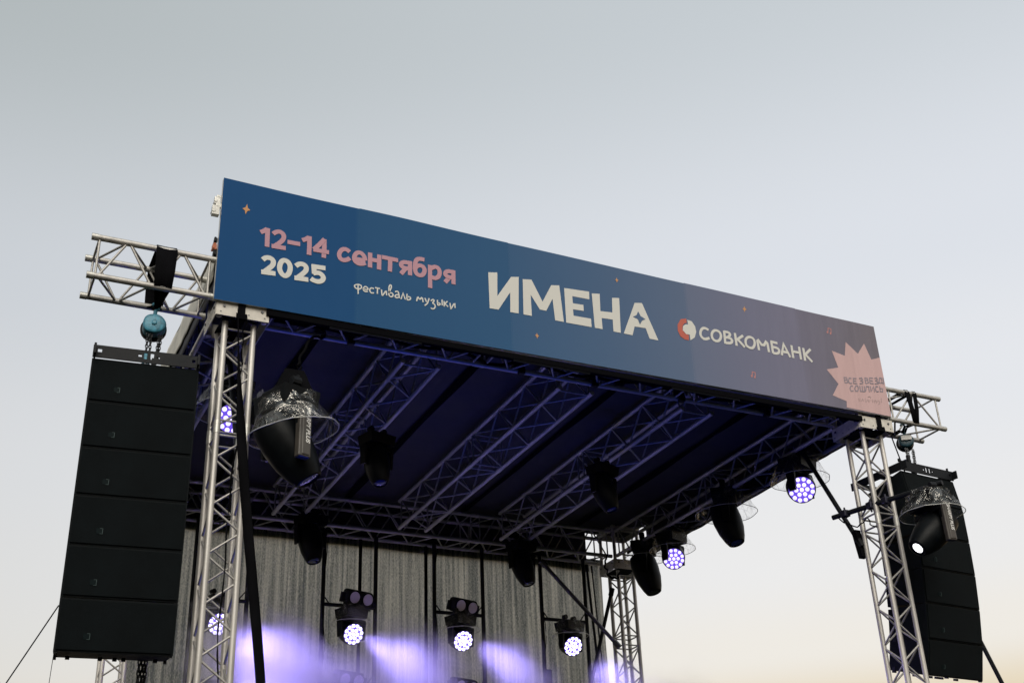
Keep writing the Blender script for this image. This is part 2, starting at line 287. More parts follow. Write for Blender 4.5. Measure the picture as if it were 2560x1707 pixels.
# ------ lettering of the banner, in metres on its front (x, z)
PRINT = {'date':[[(0.154,7.825),(0.155,7.74),(0.157,7.635)],[(0.093,7.768),(0.124,7.789),(0.15,7.815)],[(0.203,7.777),(0.229,7.804),(0.261,7.815),(0.291,7.801),(0.303,7.767),(0.29,7.73),(0.256,7.688),(0.215,7.65)],[(0.196,7.652),(0.322,7.658)],[(0.334,7.726),(0.448,7.728)],[(0.528,7.829),(0.531,7.734),(0.531,7.637)],[(0.465,7.772),(0.496,7.79),(0.523,7.815)],[(0.667,7.832),(0.625,7.769),(0.573,7.701)],[(0.567,7.7),(0.711,7.704)],[(0.665,7.831),(0.667,7.733),(0.665,7.638)],[(0.901,7.752),(0.874,7.773),(0.841,7.771),(0.811,7.737),(0.803,7.698),(0.815,7.664),(0.844,7.652),(0.877,7.664),(0.905,7.689)],[(0.959,7.693),(1.05,7.695)],[(1.048,7.695),(1.038,7.743),(1.003,7.77),(0.966,7.759),(0.943,7.715),(0.948,7.671),(0.98,7.65),(1.017,7.652),(1.051,7.672)],[(1.093,7.788),(1.094,7.634)],[(1.18,7.786),(1.179,7.63)],[(1.108,7.718),(1.166,7.719)],[(1.206,7.768),(1.36,7.767)],[(1.285,7.763),(1.282,7.632)],[(1.477,7.787),(1.476,7.636)],[(1.469,7.764),(1.421,7.765),(1.391,7.745),(1.389,7.715),(1.421,7.701),(1.469,7.703)],[(1.436,7.702),(1.389,7.632)],[(1.617,7.831),(1.579,7.834),(1.543,7.821),(1.527,7.782),(1.523,7.735),(1.523,7.703)],[(1.572,7.764),(1.609,7.754),(1.622,7.715),(1.603,7.668),(1.572,7.653),(1.537,7.664),(1.523,7.703),(1.537,7.745),(1.572,7.764)],[(1.672,7.787),(1.671,7.544)],[(1.678,7.751),(1.718,7.782),(1.757,7.773),(1.771,7.725),(1.753,7.675),(1.717,7.654),(1.678,7.667)],[(1.904,7.783),(1.903,7.632)],[(1.895,7.761),(1.852,7.763),(1.824,7.743),(1.821,7.713),(1.851,7.699),(1.894,7.699)],[(1.866,7.7),(1.82,7.636)]],'year':[[(0.127,7.498),(0.152,7.525),(0.185,7.532),(0.217,7.517),(0.224,7.48),(0.205,7.445),(0.163,7.4),(0.14,7.375)],[(0.121,7.377),(0.245,7.385)],[(0.32,7.535),(0.347,7.528),(0.367,7.499),(0.372,7.459),(0.364,7.416),(0.343,7.385),(0.321,7.38),(0.297,7.396),(0.28,7.428),(0.276,7.468),(0.287,7.512),(0.306,7.532),(0.32,7.535)],[(0.418,7.499),(0.445,7.526),(0.479,7.534),(0.509,7.517),(0.515,7.482),(0.494,7.447),(0.455,7.403),(0.431,7.378)],[(0.411,7.38),(0.535,7.387)],[(0.56,7.528),(0.684,7.536)],[(0.578,7.548),(0.586,7.454)],[(0.575,7.459),(0.612,7.476),(0.647,7.47),(0.671,7.439),(0.661,7.403),(0.624,7.384),(0.583,7.389),(0.557,7.404)]],'hand':[[(0.985,7.389),(0.958,7.397),(0.952,7.417),(0.97,7.432),(0.998,7.438),(1.018,7.428),(1.019,7.408),(1.002,7.392),(0.985,7.389)],[(0.986,7.437),(0.989,7.34)],[(1.036,7.4),(1.08,7.4),(1.075,7.422),(1.055,7.431),(1.037,7.414),(1.035,7.388),(1.053,7.376),(1.079,7.384)],[(1.134,7.422),(1.112,7.429),(1.095,7.412),(1.095,7.39),(1.112,7.374),(1.136,7.381)],[(1.144,7.436),(1.191,7.436)],[(1.167,7.435),(1.167,7.377)],[(1.205,7.43),(1.209,7.372),(1.22,7.374),(1.249,7.433),(1.254,7.379)],[(1.279,7.408),(1.273,7.451),(1.28,7.489),(1.291,7.495),(1.299,7.485),(1.295,7.459),(1.279,7.424),(1.273,7.394),(1.284,7.373),(1.306,7.375),(1.317,7.397),(1.304,7.416),(1.282,7.409)],[(1.334,7.431),(1.352,7.445),(1.366,7.436),(1.374,7.376)],[(1.367,7.409),(1.343,7.406),(1.332,7.388),(1.343,7.374),(1.37,7.384)],[(1.39,7.371),(1.41,7.435),(1.431,7.375)],[(1.448,7.437),(1.445,7.377),(1.466,7.376),(1.484,7.394),(1.475,7.412),(1.448,7.406)],[(1.539,7.379),(1.551,7.433),(1.569,7.399),(1.593,7.435),(1.603,7.382)],[(1.619,7.428),(1.636,7.39)],[(1.661,7.434),(1.644,7.379),(1.617,7.35)],[(1.676,7.411),(1.697,7.432),(1.713,7.419),(1.69,7.392),(1.714,7.384),(1.721,7.355),(1.699,7.329),(1.675,7.337)],[(1.742,7.434),(1.741,7.38),(1.762,7.384),(1.769,7.403),(1.744,7.405)],[(1.787,7.447),(1.787,7.385)],[(1.808,7.436),(1.808,7.38)],[(1.841,7.441),(1.813,7.41),(1.847,7.385)],[(1.865,7.428),(1.871,7.37),(1.879,7.376),(1.911,7.443),(1.915,7.386)]],'bank':[[(4.705,7.695),(4.665,7.712),(4.626,7.697),(4.599,7.649),(4.602,7.603),(4.641,7.575),(4.705,7.603)],[(4.798,7.712),(4.842,7.699),(4.854,7.651),(4.824,7.596),(4.783,7.581),(4.742,7.598),(4.734,7.648),(4.759,7.693),(4.798,7.712)],[(4.897,7.723),(4.893,7.573)],[(4.898,7.714),(4.957,7.714),(4.969,7.688),(4.932,7.652),(4.896,7.65)],[(4.932,7.652),(4.985,7.641),(4.973,7.595),(4.897,7.583)],[(5.029,7.723),(5.03,7.575)],[(5.129,7.711),(5.035,7.641)],[(5.05,7.658),(5.131,7.577)],[(5.215,7.713),(5.258,7.7),(5.268,7.646),(5.234,7.586),(5.195,7.58),(5.153,7.597),(5.146,7.65),(5.172,7.695),(5.215,7.713)],[(5.308,7.577),(5.302,7.715),(5.367,7.625),(5.427,7.715),(5.433,7.576)],[(5.473,7.708),(5.561,7.704)],[(5.482,7.712),(5.483,7.573)],[(5.484,7.647),(5.551,7.647),(5.574,7.616),(5.542,7.577),(5.484,7.576)],[(5.592,7.569),(5.638,7.709),(5.701,7.565)],[(5.613,7.615),(5.684,7.616)],[(5.739,7.713),(5.738,7.564)],[(5.837,7.713),(5.837,7.563)],[(5.739,7.64),(5.835,7.642)],[(5.893,7.71),(5.891,7.559)],[(5.988,7.711),(5.889,7.621)],[(5.906,7.638),(5.985,7.562)]],'small':[[(6.376,7.453),(6.378,7.382)],[(6.378,7.449),(6.414,7.452),(6.415,7.43),(6.38,7.418)],[(6.411,7.422),(6.419,7.399),(6.384,7.384)],[(6.477,7.455),(6.447,7.454),(6.429,7.418),(6.438,7.39),(6.473,7.396)],[(6.501,7.463),(6.495,7.397)],[(6.5,7.459),(6.545,7.464)],[(6.498,7.43),(6.536,7.434)],[(6.496,7.399),(6.543,7.405)],[(6.582,7.471),(6.619,7.484),(6.628,7.466),(6.599,7.449),(6.628,7.44),(6.618,7.419),(6.576,7.409)],[(6.666,7.497),(6.661,7.424)],[(6.665,7.492),(6.7,7.493),(6.701,7.472),(6.665,7.461)],[(6.699,7.464),(6.705,7.441),(6.664,7.426)],[(6.731,7.508),(6.724,7.434)],[(6.733,7.504),(6.778,7.508)],[(6.73,7.472),(6.768,7.474)],[(6.727,7.438),(6.775,7.443)],[(6.798,7.51),(6.831,7.522),(6.838,7.502),(6.809,7.485),(6.838,7.475),(6.827,7.453),(6.789,7.443)],[(6.852,7.466),(6.872,7.527),(6.9,7.53),(6.895,7.471)],[(6.836,7.444),(6.84,7.461),(6.907,7.473),(6.909,7.456)],[(6.925,7.539),(6.92,7.47)],[(6.476,7.364),(6.45,7.362),(6.431,7.329),(6.44,7.299),(6.474,7.309)],[(6.521,7.376),(6.497,7.34),(6.505,7.309),(6.53,7.314),(6.551,7.349),(6.543,7.377),(6.521,7.376)],[(6.575,7.385),(6.568,7.319),(6.629,7.325),(6.636,7.391)],[(6.605,7.388),(6.598,7.322)],[(6.64,7.331),(6.664,7.392),(6.695,7.396),(6.69,7.332)],[(6.719,7.405),(6.716,7.342),(6.767,7.409),(6.764,7.345)],[(6.827,7.415),(6.801,7.416),(6.783,7.382),(6.793,7.351),(6.826,7.36)],[(6.852,7.427),(6.848,7.361),(6.879,7.366),(6.887,7.401),(6.852,7.398)]],'faint':[[(6.527,7.232),(6.523,7.196),(6.545,7.232),(6.54,7.199)],[(6.554,7.201),(6.582,7.235),(6.589,7.204)],[(6.619,7.247),(6.611,7.198)],[(6.624,7.206),(6.652,7.24),(6.658,7.208),(6.687,7.244)],[(6.658,7.271),(6.701,7.278),(6.69,7.258)],[(6.712,7.248),(6.708,7.214),(6.737,7.248),(6.736,7.216)],[(6.757,7.251),(6.764,7.22),(6.788,7.253)],[(6.802,7.253),(6.805,7.217),(6.784,7.2)],[(6.84,7.283),(6.832,7.234)]],'imena':[[(2.261,7.839),(2.355,7.857),(2.347,7.601),(2.498,7.84),(2.579,7.857),(2.561,7.458),(2.475,7.456),(2.482,7.669),(2.355,7.458),(2.263,7.454)],[(2.621,7.842),(2.715,7.856),(2.821,7.638),(2.925,7.84),(3.013,7.857),(3.038,7.462),(2.945,7.461),(2.93,7.692),(2.855,7.545),(2.787,7.546),(2.697,7.689),(2.699,7.459),(2.611,7.459)],[(3.065,7.839),(3.341,7.856),(3.337,7.769),(3.149,7.766),(3.15,7.687),(3.265,7.693),(3.264,7.626),(3.147,7.621),(3.148,7.551),(3.339,7.556),(3.339,7.464),(3.063,7.46)],[(3.369,7.842),(3.458,7.856),(3.451,7.662),(3.585,7.673),(3.595,7.84),(3.678,7.854),(3.661,7.463),(3.58,7.464),(3.582,7.594),(3.459,7.587),(3.459,7.464),(3.374,7.465)],[(3.852,7.835),(3.938,7.851),(4.087,7.461),(3.987,7.461),(3.952,7.571),(3.826,7.565),(3.793,7.462),(3.694,7.463)]],'hole':[(3.883,7.745),(3.908,7.696),(3.959,7.672),(3.917,7.647),(3.889,7.598),(3.871,7.653),(3.818,7.673),(3.859,7.697)],'red':[(4.448,7.777),(4.378,7.754),(4.336,7.685),(4.329,7.614),(4.355,7.556),(4.405,7.531),(4.45,7.53),(4.457,7.589),(4.414,7.6),(4.386,7.637),(4.396,7.685),(4.422,7.717),(4.448,7.728)],'white':[(4.458,7.765),(4.512,7.757),(4.546,7.705),(4.551,7.646),(4.526,7.577),(4.469,7.533),(4.468,7.597),(4.425,7.596),(4.391,7.632),(4.399,7.68),(4.43,7.706),(4.463,7.712)],'burst':[(6.344,7.097),(6.356,7.169),(6.182,7.209),(6.287,7.358),(6.161,7.506),(6.323,7.556),(6.276,7.748),(6.444,7.717),(6.491,7.892),(6.633,7.776),(6.748,7.921),(6.809,7.737),(6.938,7.784),(6.943,7.082)],'stars':[[(-0.04,8.026),(-0.009,7.97),(-0.048,7.918),(-0.078,7.972)],[(3.67,8.089),(3.689,8.058),(3.668,8.028),(3.649,8.055)],[(2.742,7.289),(2.765,7.259),(2.744,7.226),(2.721,7.259)],[(5.201,8.074),(5.224,8.037),(5.192,7.999),(5.17,8.034)]],'notes':[[[(6.269,7.969),(6.279,8.021),(6.317,8.018),(6.309,7.964)],[(6.252,7.966),(6.271,7.967)],[(6.292,7.961),(6.311,7.96)]],[[(5.174,7.26),(5.181,7.307),(5.216,7.304),(5.211,7.255)],[(5.158,7.257),(5.176,7.258)],[(5.195,7.252),(5.212,7.25)]]]}

# ------------------------------------------------------------------ ground and stage
def struct(name, me, **k):
    o = link(name, me, **k); o['kind'] = 'structure'; return o
b = MB(); n = 24
vs = []; fs = []
for j in range(n+1):
    for i in range(n+1):
        x = (i/n-.5)*2; y = (j/n-.5)*2; x = math.copysign(abs(x)**3, x)*2500; y = math.copysign(abs(y)**3, y)*2500
        vs.append((x, y, .15*mnoise.noise(Vector((x*.05, y*.05, 0))) - .1))
fs = [(j*(n+1)+i, j*(n+1)+i+1, (j+1)*(n+1)+i+1, (j+1)*(n+1)+i) for j in range(n) for i in range(n)]
struct('ground', mesh_from('ground', vs, fs, ground_m))
stage = empty('stage_platform', (0, 0, 0), 'dark stage platform under the truss roof', 'stage')
b = MB(); b.box((3.37, 2.7, 1.15), (7.6, 6.2, .1)); b.build('deck', deck_m, stage)
b = MB()
for i in range(5):
    for j in range(4): b.box((-.2+i*1.78, -.2+j*1.9, .5), (.08, .08, 1.2))
b.build('deck_legs', black, stage)['kind'] = 'stuff'
b = MB(); b.box((3.37, -.43, .55), (7.6, .02, 1.08)); b.build('skirt', cloth, stage)

# ------------------------------------------------------------------ truss
UNIT = {}
def unit_tube(r, m, n):
    k = (r, m.name, n)
    if k not in UNIT:
        b = MB(); b.tube((0, 0, 0), (0, 0, 1), r, n); UNIT[k] = smooth_angle(b.mesh('tube', m), 60)
    return UNIT[k]
def tube_obj(name, a, b, r, m, parent, n=10):
    a = Vector(a); b = Vector(b); d = b-a
    return link(name, unit_tube(r, m, n), parent, a, d.to_track_quat('Z', 'Y'), (1, 1, d.length))
def truss(name, A, B, side, h, rc, rb, label, cat='truss', group=None, pitch=.19, ends=True, phase=0, cap=None, joints=()):
    """square box truss from A to B; `side` = first cross axis; h = half chord spacing. Everything in world units under an Empty at A"""
    A = Vector(A); B = Vector(B); d = (B-A).normalized(); side = Vector(side); oth = d.cross(side); Ln = (B-A).length
    root = empty(name, A, label, cat, group)
    corners = [side*h*sx+oth*h*sy for sx, sy in ((-1, -1), (1, -1), (1, 1), (-1, 1))]
    for c in corners: tube_obj('chord', c, c+d*Ln, rc, alu, root, 12)
    segs = []; z0 = 0
    for j in list(joints)+[Ln]:
        segs.append((z0, j)); z0 = j
    for (s0, s1) in segs:
        g = .075; L0, L1 = s0+g, s1-g; nn = max(2, round((L1-L0)/pitch))
        if nn % 2: nn += 1
        st = (L1-L0)/nn
        for f in range(4):
            c0, c1 = corners[f], corners[(f+1) % 4]; ph = (f+phase) % 2
            for q in range(nn):
                u, v = (c0, c1) if (q+ph) % 2 == 0 else (c1, c0)
                e = (v-u).normalized()*rc*.6; ins = d*.018
                tube_obj('brace', u+e+d*(L0+q*st)+ins, v-e+d*(L0+(q+1)*st)-ins, rb, alu2, root, 7)
            if ends:
                for zz in (L0-.01, L1+.01): tube_obj('brace', c0+d*zz, c1+d*zz, rb, alu2, root, 7)
        for c in corners:
            for zz in ((s0, 1), (s1, -1)):
                if 0 < zz[0] < Ln or cap: tube_obj('coupler', c+d*(zz[0]-.055*(0 if zz[1] > 0 else 1)), c+d*(zz[0]+.055*(1 if zz[1] > 0 else 0)), rc*1.12, steel, root, 12)
    return root
Wd, Dp = 6.7431, 5.1952; ZT, ZB = 7.455, 7.096; HM = .18
col_joint = (1.85, 3.80, 5.91)
for (x, y, lab) in ((0, 0, 'pale aluminium truss column at the front left corner, behind the big left speaker hang'),
                    (Wd, 0, 'pale aluminium truss column at the front right corner, with a black pipe clamped across it'),
                    (Wd, Dp, 'aluminium truss column at the back right corner of the stage against the sky'),
                    (0, Dp, 'aluminium truss column at the back left corner, seen below the left speakers')):
    truss('truss_column', (x, y, .05), (x, y, 6.92), (1, 0, 0), .12, .0255, .0098, lab, 'truss column', 'truss columns carrying the stage roof', .19, joints=[j for j in col_joint], phase=1)
zc = (ZT+ZB)/2
BE = .235
def beam(A, B, side, lab, **k): return truss('roof_truss', A, B, side, HM, .0255, .0105, lab, 'roof truss', 'aluminium trusses of the stage roof', k.pop('pitch', .295), **k)
beam((BE, 0, zc), (Wd-BE, 0, zc), (0, 1, 0), 'long front roof truss running right behind the bottom of the banner', joints=(2.1, 4.2))
beam((BE, Dp, zc), (Wd-BE, Dp, zc), (0, 1, 0), 'back roof truss above the grey mesh backdrop', joints=(2.1, 4.2))
beam((0, BE, zc), (0, Dp-BE, zc), (1, 0, 0), 'left side roof truss running back from the front left column', joints=(2.4,))
beam((Wd, BE, zc), (Wd, Dp-BE, zc), (1, 0, 0), 'right side roof truss with moving lights hanging from it', joints=(2.4,))
for x, lab in ((1.83, 'leftmost of the three middle roof trusses under the dark canopy'), (3.475, 'middle of the three roof trusses under the dark canopy'), (4.90, 'rightmost of the three middle roof trusses under the dark canopy')):
    beam((x, .36, zc), (x, Dp-.36, zc), (1, 0, 0), lab, joints=(2.2,), pitch=.34)
truss('outrigger_truss', (-1.266, 0, zc), (-BE, 0, zc), (0, 1, 0), HM, .0265, .0105, 'short truss arm sticking out left of the banner, holding the left hoist', 'truss', 'short outrigger trusses holding the speaker hoists', .27, cap=True, phase=0)
truss('outrigger_truss', (Wd+BE, 0, zc), (7.77, 0, zc), (0, 1, 0), HM, .0255, .0105, 'short truss arm sticking out right of the banner, holding the right hoist', 'truss', 'short outrigger trusses holding the speaker hoists', .27, cap=True, phase=0)

# ------------------------------------------------------------------ corner blocks
def corner(x, y, lab):
    r = empty('corner_block', (x, y, 6.92), lab, 'corner block', 'plate corner blocks on top of the truss columns')
    hw = .222; z0, z1 = .0, .135
    for (cx, cy, dx, dy) in ((0, -hw, 2*hw, .008), (0, hw, 2*hw, .008), (-hw, 0, .008, 2*hw-.012), (hw, 0, .008, 2*hw-.012)):
        for zz in ((z0+z1)/2, .60):
            b = MB(); b.box((cx, cy, zz), (dx, dy, .135)); p = bevel(b.build('side_plate', plate_m, r), .002)
            b = MB()
            for k in (-1, 1):
                for q, w in ((.16, .02), (.05, -.03), (.185, -.035)):
                    if dx > dy: a = Vector((cx+k*q, cy, zz+w)); nrm = Vector((0, math.copysign(1, cy), 0))
                    else: a = Vector((cx, cy+k*q, zz+w)); nrm = Vector((math.copysign(1, cx), 0, 0))
                    rr = .012 if w > 0 else .007
                    b.tube(a+nrm*.003, a+nrm*(.014 if rr > .01 else .006), rr, 6)
            b.build('bolt_heads', bolt_m, p)
    for sx in (-1, 1):
        for sy in (-1, 1): tube_obj('corner_post', (sx*.19, sy*.19, .0), (sx*.19, sy*.19, .66), .024, alu, r)
    b = MB(); b.box((0, 0, .02), (.30, .30, .012)); b.build('base_plate', black, r)  # shade of the block's underside put into the plate's black colour
    return r
for x, y, lab in ((0, 0, 'cream metal corner block under the left end of the banner'), (Wd, 0, 'cream metal corner block under the pink right end of the banner'),
                  (0, Dp, 'metal corner block on the back left column'), (Wd, Dp, 'metal corner block on the back right column, light showing through it')): corner(x, y, lab)
# black strap wrapped round the two front corner blocks
for x, lab in ((-.015, 'black strap wrapped around the left corner block plate'), (Wd+.03, 'black strap wrapped around the right corner block plate')):
    b = MB(); b.box((0, -.236, .07), (.062, .006, .20)); b.box((0, 0, -.035), (.062, .46, .006)); b.box((0, .236, .07), (.062, .006, .20)); b.box((0, -.245, .0), (.085, .03, .05))
    tagit(b.build('corner_strap', cloth, loc=(x, 0, 6.92)), lab, 'strap', 'black straps around the corner blocks')

# ------------------------------------------------------------------ roof canopy
cn = empty('roof_canopy', (0, 0, 7.5), 'dark canopy cloth stretched over the roof trusses, pale on its outer side', 'canopy')
def sheet(nx, ny, fn, t=None):
    vs = [fn(i/nx, j/ny) for j in range(ny+1) for i in range(nx+1)]
    fs = [(j*(nx+1)+i, j*(nx+1)+i+1, (j+1)*(nx+1)+i+1, (j+1)*(nx+1)+i) for j in range(ny) for i in range(nx)]
    return vs, fs
def roofz(x): return .055 - .02*math.sin(PI*((x-.98)/1.70))**2 + .012*mnoise.noise(Vector((x*1.3, 0, 4)))
xs0, xs1 = -.235, 6.98
v, f = sheet(80, 30, lambda a, c: (xs0+a*(xs1-xs0), -.20+c*5.66, roofz(xs0+a*(xs1-xs0))+.012*mnoise.noise(Vector((a*9, c*7, 0)))))
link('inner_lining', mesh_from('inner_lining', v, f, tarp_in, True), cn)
v, f = sheet(40, 12, lambda a, c: (xs0-.01+a*(xs1-xs0+.02), -.21+c*5.68, roofz(0)+.06+.01*mnoise.noise(Vector((a*9, c*7, 3)))))
link('outer_sheet', mesh_from('outer_sheet', v, f, tarp_out, True), cn)
for x in (.98, 2.68, 4.31, 6.04):  # black bands running back along the canopy lining
    b = MB()
    v, f = sheet(4, 40, lambda a, c: (x+(a-.5)*(.085+.045*mnoise.noise(Vector((c*4, x, 2))))+.02*mnoise.noise(Vector((c*3, x, 0))), .02+c*5.1, .022-.012*math.sin(PI*a)))
    link('dark_band', mesh_from('dark_band', v, f, matte_m, True), cn)
# pale left flap, plus right flap and inner left liner shaped to block sky light
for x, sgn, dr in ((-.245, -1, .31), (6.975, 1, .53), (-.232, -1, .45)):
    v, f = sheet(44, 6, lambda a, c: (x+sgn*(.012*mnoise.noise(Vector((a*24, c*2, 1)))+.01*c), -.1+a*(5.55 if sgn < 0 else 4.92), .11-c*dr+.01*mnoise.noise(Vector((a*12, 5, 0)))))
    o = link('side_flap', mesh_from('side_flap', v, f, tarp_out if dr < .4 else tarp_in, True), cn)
    so = o.modifiers.new('thickness', 'SOLIDIFY'); so.thickness = .004
v, f = sheet(60, 6, lambda a, c: (xs0+a*(6.36-xs0), 5.47+.015*mnoise.noise(Vector((a*22, c*2, 8))), .10-c*.60+.012*mnoise.noise(Vector((a*14, 2, 0)))))
link('rear_light_block', mesh_from('rear_light_block', v, f, tarp_in, True), cn)  # added flap closing the rear gap to keep sky light off the trusses
b = MB(); b.box((3.37, -.225, -.49), (6.35, .045, .055)); b.build('front_batten', matte_m, cn)
b = MB()
for x0, x1 in ((.75, 1.6), (2.5, 3.3), (4.2, 5.0), (5.6, 6.2)): b.tube((x0, -.232, -.525), (x1, -.232, -.525), .011, 6)
b.build('batten_pipes', black, cn)

# ------------------------------------------------------------------ banner
X0, X1, Z0, Z1 = -.258, 6.937, 7.050, 8.205
bn = empty('stage_banner', (0, -.26, Z0), 'long blue and mauve festival banner with date, title and sponsor name across the stage front', 'banner')
bn_loc = Vector((0, -.26, Z0))
def bl(v): return [Vector(p)-bn_loc for p in v]
def tz(p):   # the banner hangs a little deeper at its left end
    p = Vector(p); k = (p.x-X0)/(X1-X0); zb = 7.037+.043*k; zt = 8.248-.083*k
    p.z = zb+(p.z-Z0)/(Z1-Z0)*(zt-zb); return p
edges = [X0, .985, 2.48, 4.47, 5.87, X1]
for i in range(5):
    xa, xb = edges[i], edges[i+1]; nx = max(4, int((xb-xa)/.12)); nz = 10
    def fn(a, c, xa=xa, xb=xb, i=i):
        x = xa+a*(xb-xa); z = Z0+c*(Z1-Z0)
        if c == 1: z += .006*mnoise.noise(Vector((x*1.1, 0, 9)))+(.004 if i % 2 else 0)
        return (x, -.26-.0004*i, z)
    v, f = sheet(nx, nz, fn)
    o = link('printed_panel', mesh_from('printed_panel', bl([tz(p) for p in v]), f, ban_m), bn)
b = MB()
for x in (X0, X1): b.box((x+(.012 if x < 1 else -.012), -.235, (Z0+Z1)/2), (.024, .045, Z1-Z0-.004))
for z in (Z0+.013, Z1-.016): b.box((3.34, -.235, z), (X1-X0-.052, .045, .022))
for k in range(9): b.box((.5+k*.72, -.235, (Z0+Z1)/2), (.02, .03, Z1-Z0-.06))
b.v = bl([tz(p) for p in b.v]); bevel(b.build('frame', steel, bn), .002)
b = MB(); b.box((3.34, -.250, (Z0+Z1)/2), (X1-X0-.01, .004, Z1-Z0-.02)); b.v = bl([tz(p) for p in b.v]); b.build('backing', tarp_out, bn)
for (z, s, m_, nm) in ((8.03, 1, steel, 'frame_clamp'), (7.93, 1.25, steel, 'frame_clamp'), (7.56, .7, rust, 'ratchet_buckle'), (7.63, .5, black, 'frame_clamp'), (7.50, .5, black, 'frame_clamp')):
    b = MB(); b.box((X0-.03*s, -.20, z), (.05*s, .05, .075*s)); b.tube((X0-.045*s, -.23, z-.01), (X0-.045*s, -.16, z-.01), .014*s, 8); b.box((X0-.02, -.21, z+.04*s), (.035*s, .03, .03*s))
    b.v = bl(b.v); bevel(b.build(nm, m_, bn), .003)
tube_obj('frame_rod', Vector((X0+.06, -.14, 7.10))-bn_loc, Vector((X0+.06, -.14, 8.1))-bn_loc, .014, steel, bn)
YP = -.2635
def strokes(name, lines, w, m, y=YP, sm=1, lab=None):
    b = MB()
    for i, s in enumerate(lines):
        p = smoothpath(s, sm) if (sm and len(s) > 3) else [Vector(q) for q in s]
        v, f = ribbon(p, w, y-.00025*(i % 9)); b.add(v, f)
    b.v = bl(b.v); o = b.build(name, m, bn)
    if lab: o['label'] = lab
    return o
def polyprint(name, polys, m, y=YP, lab=None):
    b = MB()
    for i, p in enumerate(polys): b.add([(q[0], y-.0002*i, q[1]) for q in p], [tuple(range(len(p)))])
    b.v = bl(b.v); o = b.build(name, m, bn)
    if lab: o['label'] = lab
    return o
strokes('date_lettering', PRINT['date'], .0415, pink, sm=2, lab='pink rounded date lettering')
strokes('year_lettering', PRINT['year'], .045, white_p, sm=2, lab='off-white year lettering')
strokes('script_lettering', PRINT['hand'], .0125, white_p, sm=1, lab='thin off-white handwritten lettering')
for p in PRINT['imena']: polyprint('title_letter', [p], white_p, lab='bold off-white title letter')
polyprint('title_star', [PRINT['hole']], ban_m, y=YP-.002)
polyprint('sponsor_logo', [PRINT['red']], red_p, lab='red half of the round sponsor mark'); polyprint('sponsor_logo', [PRINT['white']], white_p, lab='off-white half of the round sponsor mark')
strokes('sponsor_lettering', PRINT['bank'], .0285, white_p, sm=1, lab='off-white sponsor name lettering')
bp_ = [(min(x, X1-.001), max(7.078, z)) for x, z in PRINT['burst']]
polyprint('starburst', [bp_], burst_m, lab='pink starburst cut off by the right end of the banner')
strokes('slogan_lettering', PRINT['small'], .0120, slate_p, y=YP-.002, sm=0, lab='slate capitals on the starburst')
strokes('faint_script', PRINT['faint'], .007, faint_p, y=YP-.002, sm=0, lab='faint pale script on the starburst')
for s in PRINT['stars']:
    c = Vector((sum(p[0] for p in s)/4, sum(p[1] for p in s)/4)); q = []
    for i in range(4):
        a = Vector(s[i]); d = Vector(s[(i+1) % 4]); q.append(a); q.append(c+((a+d)/2-c)*.62)
    polyprint('small_star', [[(p.x, p.y) for p in q]], orange)
for nn in PRINT['notes']:
    b = MB()
    for i, s in enumerate(nn):
        v, f = ribbon(s, .009 if i == 0 else .024, YP-.0003*i); b.add(v, f)
    b.v = bl(b.v); b.build('music_note', salmon, bn)

# ------------------------------------------------------------------ backdrop and its pipe frames
bd = empty('mesh_backdrop', (3.3, 5.42, 1.2), 'grey brown see-through mesh backdrop at the back of the stage', 'backdrop')
v, f = sheet(200, 24, lambda a, c: (-3.18+a*6.42, .006*math.sin(a*62)+.03*mnoise.noise(Vector((a*7, c*1.5, 0)))+.035*mnoise.noise(Vector((a*50, c*5, 0)))*(a**3), c*(5.90+.03*mnoise.noise(Vector((a*14, 0, 0))))))
link('mesh_cloth', mesh_from('mesh_cloth', v, f, mesh_m, True), bd)
b = MB(); b.box((.03, .01, 5.93), (6.44, .03, .07)); b.build('top_hem', cloth, bd)
b = MB()
for k in range(34): x = -3.1+k*.19; b.tube((x, 0, 5.95), (x+.02*random.uniform(-1, 1), -.02, 5.90-random.uniform(0, .07)), .004, 4)
b.build('tie_cords', cloth, bd)
for i, (xa, xb, zc_, lab) in enumerate(((.78, 1.42, 6.03, 'black pipe ladder frame behind the front left column'), (2.355, 3.03, 6.08, 'black pipe ladder frame carrying the left blinder, near the middle of the backdrop'),
                            (3.825, 4.50, 6.10, 'black pipe ladder frame carrying the right blinder'), (5.355, 6.02, 6.13, 'black pipe ladder frame crossed by a diagonal pipe, right end of the backdrop'))):
    t = empty('ladder_tower', (xa, 5.0, 1.2), lab, 'ladder tower', 'black pipe frames standing in front of the backdrop')
    h = 5.80; w = xb-xa
    tube_obj('upright', (0, 0, 0), (.01, 0, h), .026, black, t); tube_obj('upright', (w, 0, 0), (w+.012, 0, h), .026, black, t)
    for z in (zc_-1.2, zc_-2.15, zc_-3.1): 
        tube_obj('crossbar', (0, 0, z), (w, 0, z), .023, black, t)
        tube_obj('gusset', (0, 0, z+.13), (.10, 0, z), .008, black, t, 6); tube_obj('gusset', (w, 0, z+.13), (w-.10, 0, z), .008, black, t, 6)
    if i in (1, 2):
        x = w-.17 if i == 1 else -.075
        tube_obj('cable_run', (x, .1, 1.5), (x+.01, .1, h-.02), .022, cloth, t)
    b = MB(); pts = [(.012+.035*math.sin(k*1.7+i), -.03, 5.7-k*.33+.02*math.cos(k*2.1)) for k in range(16)]; b.path(smoothpath(pts, 2), .006, 5); b.build('cable', cloth, t)
    if i == 3:
        b = MB(); b.box((.03, -.03, 4.05), (.10, .07, .42)); b.box((.0, -.04, 3.95), (.13, .05, .12)); bevel(b.build('junction_box', black, t), .01)
